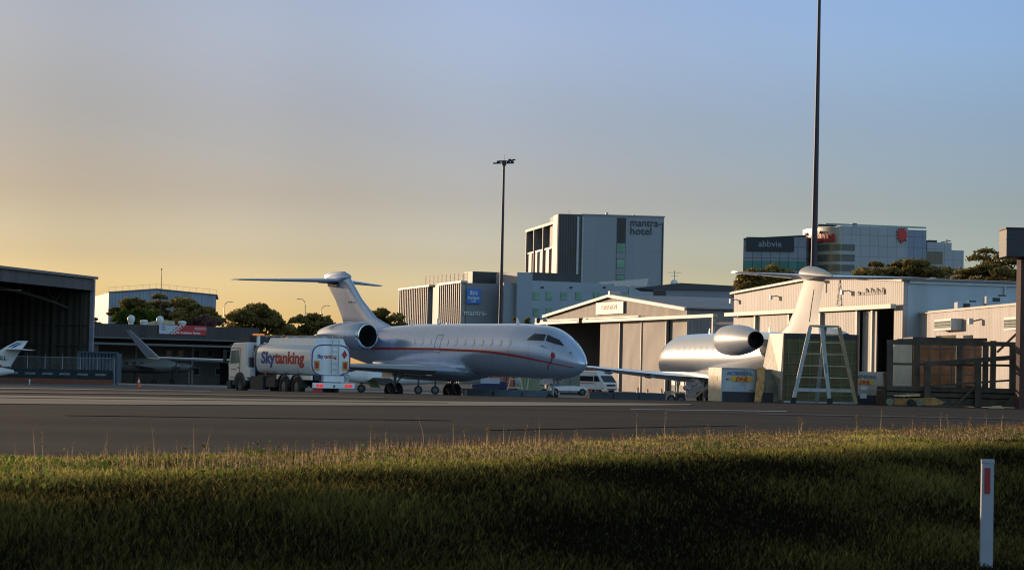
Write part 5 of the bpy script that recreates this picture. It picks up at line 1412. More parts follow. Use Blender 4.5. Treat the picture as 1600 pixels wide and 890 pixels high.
obj('top_flap', MB().box(-.02, w5+.02, -.03, 2.2, t5, t5+.1), dkbase, c5)
obj('side_mark', MB().add([(-.33, .72, 1.0), (-.50, .98, 1.0), (-.50, .98, 1.16), (-.33, .72, 1.18)], [(0,1,2,3)]), orange, c5)

# stepladder
D6 = 105.5
lo = W(1290, 637, D6); lz = base(D6)
la = thing('platform_stepladder', 'tall aluminium double-sided stepladder standing in front of the netted container', 'ladder', (lo.x, D6, lz))
def LP(px, py, d=D6):
    p = W(px, py, d); return Vector((p.x-lo.x, d-D6, max(0.03, p.z-lz)))
al2 = mat('ladder_alloy', (.36, .37, .39), .4, .4, .1, 4, dirt=.3)
yb = mat('ladder_tan', (.42, .33, .20), .5, .1, .2, 4)
fl0, fl1 = LP(1239, 635), LP(1266, 510.5); fr0, fr1 = LP(1296, 636), LP(1284, 510.5)
rl0, rl1 = LP(1275.5, 636, D6+1.3), LP(1289, 511.5, D6+.45); rr0, rr1 = LP(1337, 637, D6+1.3), LP(1311, 511.5, D6+.45)
for nm, a, b_, m in (('leg', fl0, fl1, al2), ('leg', fr0, fr1, al2), ('leg', rl0, rl1, al2), ('leg', rr0, rr1, yb)):
    lg = obj(nm, MB().bar(a, b_, .16, .09, up=(0, 1, 0)), m, la, bevel=.01)
    if a in (fl0, fr0): obj('rubber_foot', MB().box(a.x-.1, a.x+.12, a.y-.08, a.y+.08, 0, .24), blk, lg)
for k in range(5):
    f = .18 + k*.155; z = f
    a = fl0.lerp(fl1, f+.0); b_ = fr0.lerp(fr1, f)
    a2 = rl0.lerp(rl1, f); b2_ = rr0.lerp(rr1, f)
    if k: obj('rung', MB().bar(a, b_, .08, .045), yb, la)
    obj('rung', MB().bar(a2, b2_, .07, .045), yb, la)
obj('rung', MB().bar(rl0.lerp(rl1, .90), rr0.lerp(rr1, .90), .06, .045), yb, la)
obj('bottom_brace', MB().bar(fl0.lerp(fl1, .17), fr0.lerp(fr1, .17), .06, .14), al2, la)
obj('rear_brace', MB().bar(rl0.lerp(rl1, .17), rr0.lerp(rr1, .17), .05, .13), al2, la)
obj('top_plate', MB().add([fl1+Vector((-.05, -.08, 0)), fr1+Vector((.05, -.08, 0)), rr1+Vector((.02, .06, 0)), rl1+Vector((-.02, .06, 0))] + [fl1+Vector((-.05, -.08, .08)), fr1+Vector((.05, -.08, .08)), rr1+Vector((.02, .06, .08)), rl1+Vector((-.02, .06, .08))], [(0,3,2,1),(4,5,6,7),(0,1,5,4),(1,2,6,5),(2,3,7,6),(3,0,4,7)]), yb, la)
obj('warning_sticker', MB().bar(fr0.lerp(fr1, .40)+Vector((0, -.08, 0)), fr0.lerp(fr1, .52)+Vector((0, -.08, 0)), .05, .005, up=(0, 1, 0)), mat('teal_sticker', (.1, .28, .28), .6), la)

# steel loader frame with rails
dgs = mat('weathered_grey_steel', (.085, .062, .042), .7, .1, .35, 3, bump=.4, bscale=8)
D7 = 106.0
oo = W(1385, 638, D7); oz = base(D7)
ld = thing('steel_loading_dock', 'dark weathered steel loading dock with rails and braces at the right edge', 'loading dock', (oo.x, D7, oz))
def DP(px, py, d=D7): 
    p = W(px, py, d); return Vector((p.x-oo.x, d-D7, p.z-oz))
e0 = DP(1386, 600).x; e1 = DP(1650, 600).x
for z0, z1, y in ((.02, .34, -.02), (.38, .56, .0), (.60, .80, -.02)):
    obj('deck_beam', MB().box(e0, e1, y, y+.16, z0+.0, z1), dgs, ld, bevel=.01)
obj('deck', MB().box(e0, e1, .2, 3.0, .62, .78).box(e0, e1, 2.8, 3.0, 0, .6).box(e0, e0+.15, .2, 2.8, 0, .6), dgs, ld)
for px, py0, py1, d in ((1390, 602, 534, D7+.3), (1432, 602, 532, D7+.3), (1498, 602, 534, D7+.3), (1539, 602, 536, D7+.3), (1551, 596, 532, D7+1.5), (1581, 618, 538, D7+.2)):
    a = DP(px, py0, d); b_ = DP(px+1, py1, d); a.z = .7
    obj('rail_post', MB().bar(a, b_, .25, .14), dgs, ld, bevel=.01)
for px, py1 in ((1449, 567), (1528, 563)):
    a = DP(px, 637, D7-.25); a.z = .0; b_ = DP(px, py1, D7-.25)
    obj('ramp_post', MB().bar(a, b_, .27, .14), dgs, ld, bevel=.01)
for a, b_, w_, h_, d in (((1386, 534), (1602, 538), .12, .14, D7+.3), ((1402, 531.5), (1542, 530.5), .1, .1, D7+.5), ((1444, 569), (1604, 556.5), .14, .14, D7-.25), ((1390, 568), (1600, 571), .07, .07, D7+.3), ((1449, 603), (1602, 592), .07, .06, D7-.25), ((1506, 603), (1602, 612), .06, .06, D7+.15)):
    obj('rail', MB().bar(DP(*a, d), DP(*b_, d), w_*1.3, h_*1.35), dgs, ld)
for a, b_, d in (((1492, 634), (1526, 601), D7-.3), ((1570, 631), (1604, 605), D7-.3), ((1558, 550), (1602, 508), D7+1.6), ((1574, 560), (1602, 533), D7+1.6)):
    obj('diagonal_brace', MB().bar(DP(*a, d), DP(*b_, d), .09, .09), dgs if d < D7 else mat('rust_red_brace', (.13, .05, .04), .7), ld)
obj('bright_strip', MB().bar(DP(1394, 599, D7-.05), DP(1420, 600, D7-.05), .03, .03).bar(DP(1397, 617.5, D7-.08), DP(1414, 618.5, D7-.08), .03, .05), beige, ld)
# sign box on column
D8 = 103.0
a = W(1590, 640, D8); sz = base(D8)
col = thing('brick_column', 'dark brick column carrying a grey boxy housing, cut by the right edge', 'column', (a.x, D8, sz))
def CP(px, py): p = W(px, py, D8); return (p.x-a.x, p.z-sz)
zt = CP(1594, 402)[1]
obj('shaft', MB().box(.05, 1.3, 0, .9, 0, zt), mat('brown_brick', (.085, .035, .028), .8, 0, .3, 8, bump=.4, bscale=20, streak=(1, 1, 3)), col)
zb2 = zt; zt2 = CP(1572, 358)[1]; xl = CP(1570, 380)[0]
bx = obj('housing', MB().box(xl, 1.8, -.35, 1.2, zb2, zt2), mat('housing_grey', (.035, .036, .042), .5, .1, .1, 2), col, bevel=.03)
obj('housing_cap', MB().box(xl-.03, 1.83, -.38, 1.23, zt2, zt2+.06).box(xl-.02, 1.82, -.36, -.352, zt2-.45, zt2-.41), dk, bx)
# tow bar / yellow beacon dolly on the ground
o9 = W(1440, 638, 102.5); z9 = base(102.5)
dl = thing('yellow_towbar', 'yellow aircraft towbar with small wheels lying in front of the loading dock', 'towbar', (o9.x, 102.5, z9))
def Q(px, py): p = W(px, py, 102.5); return Vector((p.x-o9.x, 0, max(.04, p.z-z9)))
obj('beam', MB().loft([[(Q(1408, 0).x, y, z) for y, z in ((-.12, .05), (.12, .05), (.12, .3), (-.12, .3))], [(Q(1432, 0).x, y, z) for y, z in ((-.15, .05), (.15, .05), (.15, .32), (-.15, .32))], [(Q(1470, 0).x, y, z) for y, z in ((-.15, .05), (.15, .05), (.15, .38), (-.15, .38))], [(Q(1484, 0).x, y, z) for y, z in ((-.08, .1), (.08, .1), (.08, .22), (-.08, .22))]]), mat('ochre_paint', (.36, .17, .04), .6, 0, .3, 4, dirt=.5), dl, bevel=.02)
obj('top_plate', MB().loft([[(Q(1414, 0).x, y, z) for y, z in ((-.25, .38), (.25, .38), (.25, .45), (-.25, .45))], [(Q(1447, 0).x, y, z) for y, z in ((-.22, .42), (.22, .42), (.22, .5), (-.22, .5))]]), mat('faded_cover', (.55, .38, .18), .6), dl)
for px in (1400, 1433, 1446): obj('wheel', MB().lathe([(-.07, .02), (-.07, .13), (-.03, .15), (.03, .15), (.07, .13), (.07, .02)], (Q(px, 0).x, -.22, .15), 18, 'y'), mat('wheel_grey_%d' % px, (.16, .16, .12), .6) if px != 1433 else blk, dl, smooth=40)
obj('hitch_loop', MB().tube([Q(1412, 627)+Vector((0, 0, 0)), Q(1412, 621)+Vector((0, 0, .1)), Q(1418, 619)+Vector((0, 0, .12)), Q(1421, 624)+Vector((0, 0, 0))], .025, 6), steel, dl, smooth=50)
obj('pull_handle', MB().tube([Q(1466, 632), Q(1472, 628), Q(1478, 627)], .02, 6), steel, dl, smooth=50)
o9 = W(1557, 638, 102)
dbr = tag(obj('timber_offcut', MB().loft([[(-.35, -.1, 0), (.3, -.12, 0), (.32, .1, 0), (-.3, .14, 0)], [(-.2, -.08, .09), (.15, -.1, .12), (.18, .08, .11), (-.15, .1, .08)]]), mat('pale_timber', (.5, .32, .2), .7)), 'pale orange offcut lying on the pavement before the loading dock', 'offcut')
dbr.location = (o9.x, 102, base(102))
# ---------------------------------------------------------------- small things on the apron
def cone(px, D, lab, s=1.0, first=[None]):
    p = W(px, 605, D)
    if first[0] is None:
        r = thing('traffic_cone', lab, 'traffic cone', (0, 0, 0), 0, 'traffic cones')
        obj('cone', MB().lathe([(.03, .17), (.3, .11), (.5, .07), (.7, .03), (.71, .01)], (0, 0, 0), 16, 'z'), orange, r, smooth=40)
        obj('foot', MB().box(-.22, .22, -.22, .22, 0, .035), orange, r)
        obj('white_collar', MB().lathe([(.36, .10), (.5, .075)], (0, 0, 0), 16, 'z'), whitep, r, smooth=40)
        first[0] = r
    else: r = copy_tree(first[0]); r['label'] = lab
    r.location = (p.x, D, base(D)); r.scale = (s, s, s); return r
cone(216.5, 190, 'orange traffic cone on the open apron in front of the ambulance hangar')
c0 = cone(924, 160, 'orange traffic cone under the front of the white van'); c0 = cone(918, 158, 'orange traffic cone at the left end of the right-hand barrier')
cone(1034, 190, 'orange traffic cone by the hangar doors, nearest the white jet', 1.1)
cone(997, 188, 'slim orange and white cone left of the one nearest the white jet', 1.2)
cone(1012, 191, 'orange traffic cone between the slim cone and the one nearest the white jet', 1.0)
p = W(46, 600, 188)
ml = tag(obj('marker_light', MB().lathe([(0, .08), (.25, .08), (.3, .12), (.45, .12), (.5, .02)], (0, 0, 0), 12, 'z'), whitep, smooth=40), 'small white marker light on the apron before the fence', 'marker light'); ml.location = (p.x, 188, base(188)); ml.scale = (.6, .6, .8)
# low barriers
bar_m = mat('blue_grey_barrier', (.13, .16, .20), .7, 0, .1, 1.5, dirt=.3)
for p0, p1, D, lab in ((727, 862, 152, 'long low blue-grey barrier behind the silver jet, left one'), (918, 1040, 150, 'long low blue-grey barrier below the white jet wing, right one')):
    a = W(p0, 615, D); c_ = W(p1, 615, D)
    r = thing('low_barrier', lab, 'barrier', (a.x, D, base(D)), 0, 'low barriers')
    ln = c_.x-a.x
    obj('wall', MB().prism([(-.22, 0), (.22, 0), (.14, .2), (.10, .60), (-.10, .60), (-.14, .2)], 0, ln, 'yz'), bar_m, r)
    obj('joint', MB().box(ln*.33, ln*.33+.03, -.24, -.1, 0, .5).box(ln*.66, ln*.66+.03, -.24, -.1, 0, .5), dk, r)
    obj('end_marker', MB().bar((.05, -.28, 0), (.05, -.28, .62), .12, .05), mat('marker_stripe', (.6, .5, .4), .5), r)
# white van
p = W(930, 600, 240)
vn = thing('passenger_van', 'white high-roof van parked at the gabled hangar door', 'van', (p.x, 240, base(240)), math.atan2(-.80, .60))
obj('body', MB().loft([[(x, y, z) for x, z in ((-2.35, .45), (2.1, .4), (2.35, .75), (2.25, 1.08), (1.55, 1.75), (1.0, 2.15), (-2.1, 2.2), (-2.35, 1.9))] for y in (-.85, .85)]), whitep2, vn, bevel=.08)
obj('windscreen', MB().add([(2.215, -.74, 1.16), (2.215, .74, 1.16), (1.62, .70, 1.74), (1.62, -.70, 1.74)], [(0,1,2,3)]), glassd, vn)
for s_ in (-1, 1):
    obj('side_window', MB().prism([(.9, 1.2), (1.75, 1.2), (1.4, 1.7), (.9, 1.72)], s_*.856, s_*.875), glassd, vn)
    obj('side_window', MB().box(-2.0, .75, min(s_*.856, s_*.875), max(s_*.856, s_*.875), 1.2, 1.68), glassd, vn)
    for x in (-1.4, 1.5): make_wheel(vn, (x, s_*.74, .33), .33, .2)
    obj('headlamp', MB().box(2.2, 2.34, min(s_*.55, s_*.8), max(s_*.55, s_*.8), .82, 1.0), lens_w, vn)
obj('bumper', MB().box(2.25, 2.42, -.82, .82, .38, .62), whitep2, vn, bevel=.03)
obj('grille', MB().box(2.33, 2.37, -.5, .5, .78, .95).box(2.40, 2.44, -.5, .5, .42, .54), dk, vn)
obj('orange_stripe', MB().box(-1.9, .8, -.875, -.858, .98, 1.06), mat('brown_stripe', (.4, .18, .06), .5), vn)
# tug and loaded trolleys under the silver jet
D = 185
p = W(768, 604, D)
tg = thing('baggage_tractor', 'dark blue baggage tractor with white panel, seen beneath the silver jet', 'tractor', (p.x, D, base(D)), R(170))
obj('body', MB().loft([[(x, y, z) for x, z in ((-1.2, .3), (1.3, .3), (1.35, .75), (.4, .85), (.3, 1.0), (-1.2, 1.0))] for y in (-.6, .6)]), dkblue, tg, bevel=.04)
obj('canopy', MB().box(-1.1, .2, -.6, .6, 1.55, 1.62).bar((-1.0, .5, 1), (-1.0, .5, 1.55), .06).bar((.1, .5, 1), (.1, .5, 1.55), .06).bar((-1.0, -.5, 1), (-1.0, -.5, 1.55), .06).bar((.1, -.5, 1), (.1, -.5, 1.55), .06), dkblue, tg)
obj('number_panel', MB().box(-.7, .7, .61, .63, .85, 1.25).box(-.7, .7, -.63, -.61, .85, 1.25), mat('panel_blue_white', (.45, .48, .6), .5), tg)
for x in (-.8, .9):
    for s_ in (-1, 1): make_wheel(tg, (x, s_*.6, .28), .28, .2)
p = W(745, 606, D)
t1 = thing('baggage_trolley', 'low dark flat trolley coupled behind the blue tractor', 'trolley', (p.x, D-2, base(D-2)))
obj('deck', MB().box(-1.1, 1.1, -.5, .5, .38, .48).bar((1.1, 0, .4), (1.9, 0, .35), .06), dk, t1)
for x in (-.8, .8):
    for s_ in (-1, 1): make_wheel(t1, (x, s_*.45, .22), .22, .12)
p = W(782, 600, D+4)
oc = thing('covered_cart', 'orange covered cart behind the blue tractor', 'cart', (p.x, D+4, base(D+4)))
obj('cover', MB().loft([[(x, y, z) for x, z in ((-.9, .55), (.9, .55), (.95, 1.75), (-.2, 1.75), (-.9, 1.3))] for y in (-.6, .6)]), mat('rust_orange_cover', (.5, .11, .04), .6), oc, bevel=.05)
obj('chassis', MB().box(-.95, .95, -.6, .6, .38, .5), dk, oc)
obj('white_reflectors', MB().box(-.95, -.82, -.63, -.61, 1.35, 1.55).box(-.95, -.82, -.63, -.61, .85, 1.0).box(-.95, -.82, -.63, -.61, .5, .6), whitep, oc)
for x in (-.6, .6):
    for s_ in (-1, 1): make_wheel(oc, (x, s_*.5, .24), .24, .12)
p = W(805, 600, D-3)
af = thing('a_frame_stand', 'cream A-frame work stand under the silver jet, left of the green container', 'work stand', (p.x, D-3, base(D-3)))
obj('leg', MB().bar((-.65, 0, 0), (-.1, 0, 2.3), .09), beige, af); obj('leg', MB().bar((.65, 0, 0), (.1, 0, 2.3), .09), beige, af)
obj('rung', MB().bar((-.5, 0, .6), (.5, 0, .6), .07).bar((-.35, 0, 1.2), (.35, 0, 1.2), .07).bar((-.2, 0, 1.8), (.2, 0, 1.8), .07), beige, af)
obj('base_frame', MB().bar((-.75, -.3, .12), (.75, -.3, .12), .1).bar((-.75, .5, .12), (.75, .5, .12), .1).bar((.75, -.3, .12), (1.0, -.3, 1.4), .08), beige, af)
p = W(827, 604, D-1)
gc = thing('green_cargo_box', 'pale green ribbed cargo box on a dolly beneath the silver jet nose', 'container', (p.x, D-1, base(D-1)))
obj('box', MB().box(-.75, .75, -.6, .6, .62, 2.1), corr('green_rib', (.28, .33, .20), .2, 'X', depth=.03), gc, bevel=.02)
obj('dolly', MB().box(-1.15, 1.15, -.65, .65, .34, .6), mat('dolly_green', (.2, .25, .12), .6), gc)
for x in (-1.0, 1.05):
    for s_ in (-1, 1): make_wheel(gc, (x, s_*.6, .28), .28, .16)
p = W(846, 604, D-1)
wf_ = thing('white_frame_rack', 'tall cream frame rack right of the green cargo box', 'rack', (p.x, D-1, base(D-1)))
obj('frame', MB().bar((-.2, 0, .1), (-.25, 0, 2.2), .1).bar((.55, 0, 0), (.65, 0, 2.2), .12).bar((-.2, 0, .9), (.6, 0, .9), .09).bar((-.2, .6, .1), (-.25, .6, 2.2), .1).bar((.55, .6, 0), (.6, .6, 2.2), .1).bar((-.3, 0, .3), (.7, 0, .35), .14).bar((-.2, 0, 1.5), (.6, 0, 1.5), .06), beige, wf_)
obj('panel', MB().box(.0, .58, .1, .15, 1.0, 2.1), mat('straw_panel', (.5, .46, .22), .6), wf_)
# grey cabinet and low white pickup near hangar mouth
p = W(890, 604, 215)
gb = thing('grey_equipment_cabinet', 'plain grey-green equipment cabinet behind the silver jet nose', 'cabinet', (p.x, 215, base(215)))
obj('casing', MB().box(-.85, .85, -.4, .4, .15, 2.1), mat('cabinet_grey', (.17, .19, .17), .6), gb, bevel=.03)
obj('door_seam', MB().box(-.01, .01, -.42, -.405, .2, 2.0).box(.06, .1, -.44, -.405, 1.0, 1.2), dk, gb); obj('plinth', MB().box(-.8, .8, -.35, .35, 0, .15), dk, gb)
p = W(888, 606, 205)
pk = thing('flatbed_utility', 'small white flatbed utility beside the van, below the silver jet nose', 'vehicle', (p.x, 205, base(205)), R(3))
obj('body', MB().loft([[(x, y, z) for x, z in ((-1.6, .35), (1.5, .35), (1.55, .62), (.9, .72), (.4, .75), (-1.6, .66))] for y in (-.65, .65)]), whitep2, pk, bevel=.04)
obj('seat_frame', MB().bar((-.7, -.4, .7), (-.8, -.4, 1.25), .06).bar((-.7, .4, .7), (-.8, .4, 1.25), .06).box(-1.5, -.9, -.5, .5, .66, .95), mat('blue_seat', (.12, .16, .24), .6), pk)
for x in (-1.1, 1.1):
    for s_ in (-1, 1): make_wheel(pk, (x, s_*.6, .28), .28, .18)
# parked small aircraft behind the wing of the silver jet
p = W(600, 600, 182)
sp = thing('small_parked_aeroplane', 'small white aeroplane half hidden behind the silver jet wing', 'aircraft', (p.x, 182, base(182)), R(4))
obj('fuselage', MB().lathe([(-3.1, .08), (-2.7, .3), (-1.6, .52), (.5, .6), (2.5, .5), (4.5, .25), (5.6, .06)], (0, 0, 1.15), 20, cap=True), whitep, sp, smooth=50)
obj('wing', MB().loft([[(-.9, -5, 1.1), (-.3, -5, 1.16), (.3, -5, 1.1)], [(-1.2, 0, .85), (-.3, 0, .98), (.9, 0, .85)], [(-.9, 5, 1.1), (-.3, 5, 1.16), (.3, 5, 1.1)]]), whitep, sp, smooth=40)
obj('open_gear_door', MB().add([(-1.3, -.7, .95), (-.6, -.7, .85), (-.2, -.75, .35), (-.95, -.75, .4)], [(0,1,2,3)]), mat('green_primer', (.16, .2, .08), .5), sp)
for x, y in ((-1.6, -.3), (2.4, -1.2), (3.6, -1.0)):
    g = obj('landing_gear', MB().tube([(x, y, .3), (x, y, 1.0)], .06, 8), dk, sp); make_wheel(g, (x, y, .3), .3, .2)
# ground power cart under the white jet
p = W(1058, 618, 147)
gp = thing('ground_power_cart', 'small steel cart with upright tanks parked under the white jet wing', 'cart', (p.x, 147, base(147)))
obj('deck', MB().box(-.75, .45, -.35, .35, .62, .70).bar((-.75, 0, .66), (-.2, 0, .72), .1), mat('tan_deck', (.4, .32, .2), .5), gp)
obj('cabinet', MB().box(-.05, .42, -.3, .3, .12, .62), dk, gp, bevel=.02)
for x in (-.35, .2): make_wheel(gp, (x, -.36, .26), .26, .14)
obj('upright_pole', MB().tube([(-.1, 0, .7), (-.1, 0, 1.35)], .04, 8), mat('cream_pole', (.5, .45, .35), .5), gp)
p = W(1086, 612, 148.5)
hb = thing('crumpled_cover_bundle', 'crumpled pink and white covers heaped on a tan frame under the jet wing', 'covers', (p.x, 148.5, base(148.5)))
hv = MB()
for i in range(9):
    a = i*.7; cx_, cz_ = -.55+.16*(i % 4)+.05*i*.5, .95+.12*((i*5) % 4)
    hv.lathe([(-.16, .02), (-.1, .13), (.02, .17), (.12, .1), (.16, .02)], (cx_, -.1+.06*(i % 3), cz_), 7)
obj('covers', hv, mat('pink_white_cloth', (.55, .42, .44), .8, 0, .4, 6, bump=.5, bscale=10), hb)
obj('frame', MB().bar((-.75, 0, .45), (.0, 0, .42), .09).bar((.0, 0, .42), (.75, 0, 1.1), .12).bar((-.6, 0, .5), (.5, 0, .9), .07).bar((-.6, .3, 0), (-.6, .3, .5), .06).bar((.5, .3, 0), (.5, .3, .9), .06), mat('tan_frame', (.4, .28, .18), .6), hb)

# guide post
gp_ = W(1541, 884, 21.0)
zz0 = G(gp_.x, 21.0)
zt_ = W(1541, 717, 21.0).z - zz0
ps = thing('guide_post', 'white roadside guide post with red reflector in the shaded grass', 'guide post', (gp_.x, 21.0, zz0-.03), R(-4))
wp = mat('post_shaded_white', (.30, .32, .38), .5, 0, .05, 6, dirt=.15)  # white taken down to blue-grey, the shade put into the paint colour
obj('post', MB().loft([[(-.05, -.012, 0), (.05, -.012, 0), (.055, .02, 0), (.035, .03, 0), (-.035, .03, 0), (-.055, .02, 0)], [(-.048, -.012, zt_), (.048, -.012, zt_), (.053, .02, zt_), (.033, .03, zt_), (-.033, .03, zt_), (-.053, .02, zt_)]]), wp, ps)
obj('cap', MB().box(-.054, .054, -.018, .034, zt_-.005, zt_+.03), wp, ps, bevel=.005)
obj('reflector', MB().box(-.026, .020, -.019, -.013, zt_-.25, zt_-.04), mat('red_reflector', (.30, .01, .02), .35), ps)

# ---------------------------------------------------------------- trees
G1 = 'trees behind the ambulance hangar'
tree('spreading_tree', 'tall umbrella-crowned tree in front of the pale blue warehouse', 330, 192, 310, 459, 500, 18, n=8500, seed=3, group=G1, leaf=.34)
tree('leafy_tree', 'small dark tree standing right of the umbrella-crowned one, by the warehouse end', 325, 268, 355, 475, 510, 12, n=5600, seed=4, group=G1, leaf=.32)
tree('leafy_tree', 'thin sprawling tree at the left end of the warehouse front', 330, 166, 215, 474, 500, 6, n=2600, seed=14, group=G1, leaf=.3)
tree('green_shrub_tree', 'round bright green tree just behind the roof radomes', 300, 176, 250, 481, 512, 9, m=lf_green, n=5200, seed=5, flat=.85, group=G1, leaf=.3)
tree('blossom_tree', 'low pinkish blossoming tree behind the hangar roof near the red sign', 290, 285, 345, 492, 512, 8, m=lf_pink, n=4200, seed=6, flat=.7, group=G1, leaf=.26)
tree('gum_tree', 'big rounded gum tree left of the tanker beacon, between lamps', 305, 352, 462, 474, 532, 17, n=9500, seed=7, flat=.7, group=G1, leaf=.32)
tree('gum_tree', 'open-crowned gum tree with sky gaps between the big gum and the jet tail', 300, 450, 530, 489, 535, 16, n=5600, seed=8, flat=.6, group=G1, leaf=.3)
tree('gum_tree', 'dark gum tree behind the root of the silver jet fin', 310, 568, 636, 481, 530, 15, n=6200, seed=9, flat=.75, group=G1, leaf=.3)
tree('small_tree', 'tiny dark tree top just right of the open hangar roof post', 330, 140, 160, 497, 508, 3, n=900, seed=10, group=G1, leaf=.26)
tree('clipped_shrub', 'small dark shrub top before the hotel, left of two', 345, 795, 811, 497, 520, 3, n=1500, seed=11, flat=.9, group='shrubs before the hotel', leaf=.28)
tree('clipped_shrub', 'small dark shrub top before the hotel, right of two', 345, 816, 832, 497, 520, 3, n=1500, seed=12, flat=.9, group='shrubs before the hotel', leaf=.28)
G2 = 'trees behind the pale hangar'
tree('dark_tree', 'dark rounded tree below the dark lettered office sign', 262, 1153, 1250, 413, 470, 15, n=8500, seed=21, flat=.7, group=G2, leaf=.28)
tree('gum_tree', 'wide flat-topped gum tree below the red emblem office', 300, 1338, 1500, 405, 450, 18, n=9000, seed=22, flat=.5, group=G2, leaf=.32)
tree('gum_tree', 'tall airy gum tree with sky gaps beside the column housing', 270, 1492, 1606, 388, 448, 17, n=5200, seed=23, flat=.4, group=G2, leaf=.27)
tree('leafy_tree', 'low dense tree under the airy gum at the far right', 262, 1535, 1600, 418, 450, 8, n=3800, seed=24, flat=.6, group=G2, leaf=.27)

# ---------------------------------------------------------------- grass
def grass(name, n, hmin, hmax, wmul, m, vlo=-12.9, vhi=-5.8, ymax=62, edge=False, headfrac=0, seed=1):
    r = np.random.default_rng(seed)
    k = 0; Ps = []
    while k < n:
        Y = 8 + (ymax-8)*r.random(n*3)**1.25
        X = (r.random(n*3)*2-1)*.25*Y - .0
        v = NX*X + NY*Y
        ok = (v > vlo + .45*np.sin(X*1.1+Y*.45)*np.sin(X*.37-Y*.21) - .5*r.random(len(v))**4) & (v < vhi)
        keep = r.random(n*3) < np.clip((16/Y)**.35, 0, 1)
        P = np.stack([X, Y], 1)[ok & keep]; Ps.append(P); k += len(P)
    P = np.concatenate(Ps)[:n]
    X, Y = P[:, 0], P[:, 1]; v = NX*X + NY*Y
    t = np.clip((v+10.2)/4.4, 0, 1); drop = .74*t*t*(3-2*t)
    bz = np.interp(Y, [a for a, _ in BR], [z for _, z in BR]); Z = bz - drop - .005
    pat = np.sin(X*1.3+Y*.7)*np.cos(Y*.9-X*.4) + .6*np.sin(X*3.1-Y*1.9) + .5*np.sin(X*.35+Y*.21)
    h = (hmin + (hmax-hmin)*r.random(n)**1.5)*(1 + .28*pat)
    wd = (.004 + .0042*r.random(n))*wmul*np.clip(Y/17, .8, 3)
    a = r.random(n)*2*PI; lean = h*(.15+.5*r.random(n)); 
    dx, dy = np.cos(a)*lean, np.sin(a)*lean
    b_ = r.random(n)*PI; wx, wy = np.cos(b_)*wd, np.sin(b_)*wd*.6
    V = np.zeros((n, 5, 3))
    V[:, 0] = np.stack([X-wx, Y-wy, Z], 1); V[:, 1] = np.stack([X+wx, Y+wy, Z], 1)
    mx_, my_ = X+dx*.3, Y+dy*.3
    V[:, 2] = np.stack([mx_+wx*.85, my_+wy*.85, Z+h*.6], 1); V[:, 3] = np.stack([mx_-wx*.85, my_-wy*.85, Z+h*.6], 1)
    V[:, 4] = np.stack([X+dx, Y+dy, Z+h*.97], 1)
    me = bpy.data.meshes.new(name)
    me.vertices.add(5*n); me.vertices.foreach_set('co', V.ravel())
    i = np.arange(n)*5
    L_ = np.stack([i, i+1, i+2, i+3, i+3, i+2, i+4], 1).ravel()
    me.loops.add(7*n); me.loops.foreach_set('vertex_index', L_)
    st = np.stack([np.arange(n)*7, np.arange(n)*7+4], 1).ravel()
    me.polygons.add(2*n); me.polygons.foreach_set('loop_start', st)
    me.update(calc_edges=True)
    sun_tint = np.clip((-9.3 - v)/1.8, 0, 1)          # sunlight painted into the shoulder's tint, shade into the bank's
    tint = np.clip(.06 + .10*pat + .10*r.normal(size=n) + sun_tint*(.42 + .17*pat + .25*r.normal(size=n)), 0, 1)
    at_ = me.attributes.new('tint', 'FLOAT', 'POINT'); at_.data.foreach_set('value', np.repeat(tint, 5).astype(np.float32))
    me.materials.append(m)
    o = bpy.data.objects.new(name, me); sc.collection.objects.link(o)
    o['kind'] = 'stuff'; o['label'] = 'rough green and straw grass on the roadside verge'; o['category'] = 'grass'
    return o
gm = leaf_mat('verge_grass', (.020, .0155, .009), (.62, .52, .13), .62)
grass('grass', 300000, .04, .105, 1.0, gm, seed=2)
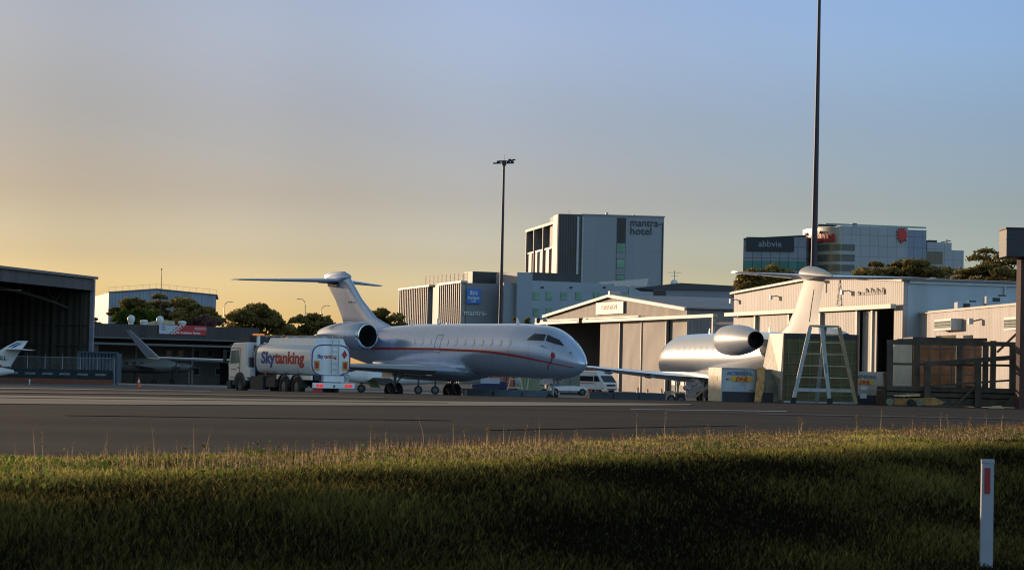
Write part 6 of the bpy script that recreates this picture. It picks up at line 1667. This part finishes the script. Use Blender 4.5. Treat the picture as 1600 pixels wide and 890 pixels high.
# seed heads on thin stalks
def stalks(name, n, hmin, hmax, m, label, vlo, vhi, seed, hs=.012):
    r = random.Random(seed); mb = MB(); k = 0
    while k < n:
        Y = 9+53*r.random(); X = (r.random()*2-1)*.22*Y; v = vv(X, Y)
        if not (vlo < v < vhi): continue
        if hs < .006 and r.random() > .30 + .7*sm((X/Y+.16)/.16): continue
        if r.random() > .35+.65*abs(math.sin(X*.6+Y*.3)): continue
        k += 1; z = G(X, Y); h = hmin+(hmax-hmin)*r.random()**2.2; a = r.random()*6.28; l_ = h*.22*r.random()
        w_ = .0013*max(1, Y/16); ca_, sa_ = math.cos(a), math.sin(a)
        nh = 1 if h < .2 else 3
        P_ = [(X, Y, z), (X+ca_*l_*.3, Y+sa_*l_*.3, z+h*.55), (X+ca_*l_, Y+sa_*l_, z+h)]
        mb.add([(P_[0][0]-w_, P_[0][1], P_[0][2]), (P_[0][0]+w_, P_[0][1], P_[0][2]), (P_[1][0]+w_, P_[1][1], P_[1][2]), (P_[1][0]-w_, P_[1][1], P_[1][2]), (P_[2][0], P_[2][1], P_[2][2])], [(0,1,2,3), (3,2,4)])
        for q in range(nh):
            s_ = hs*(.5+r.random())*max(1, Y/20)*(1 if q == 0 else .7); e = 1.0+.8*r.random()
            tx, ty, tz = P_[2][0]+(r.random()-.5)*.05*(q > 0), P_[2][1], P_[2][2]-q*h*.1*(.6+r.random())
            mb.add([(tx-s_, ty, tz), (tx, ty-s_, tz), (tx+s_, ty, tz), (tx, ty+s_, tz), (tx, ty, tz+s_*e*1.3), (tx, ty, tz-s_*e)], [(0,1,4),(1,2,4),(2,3,4),(3,0,4),(1,0,5),(2,1,5),(3,2,5),(0,3,5)])
    me = bpy.data.meshes.new(name); me.from_pydata(mb.v, [], mb.f); me.materials.append(m)
    at_ = me.attributes.new('tint', 'FLOAT', 'POINT')
    at_.data.foreach_set('value', rng.random(len(mb.v)).astype(np.float32))
    o = bpy.data.objects.new(name, me); sc.collection.objects.link(o); o['kind'] = 'stuff'; o['label'] = label; o['category'] = 'seed heads'
hm = leaf_mat('seed_head', (.38, .25, .14), (.65, .48, .28), .7)
stalks('seed_heads', 8000, .07, .17, hm, 'pale seed heads above the grass along the taxiway edge', -13.0, -10.7, 5, .005)
stalks('tall_weeds', 130, .14, .40, hm, 'few tall thin weed stalks standing above the verge', -12.9, -11.2, 6, .007)

r_ = random.Random(31); P_ = []
for k in range(46):
    while True:
        Y = 12+42*r_.random(); X = (r_.random()*2-1)*.21*Y
        if -12.7 < vv(X, Y) < -10.4: break
    s_ = .10+.14*r_.random(); z = G(X, Y)
    for q in range(70): P_.append((X+r_.gauss(0, s_), Y+r_.gauss(0, s_), z+.03+abs(r_.gauss(0, .05))))
o = leaves_mesh('broadleaf_weeds', np.array(P_), .030, leaf_mat('weed_leaf', (.06, .10, .02), (.22, .28, .06), .5))
o['kind'] = 'stuff'; o['label'] = 'low green weed clumps among the verge grass'; o['category'] = 'weeds'
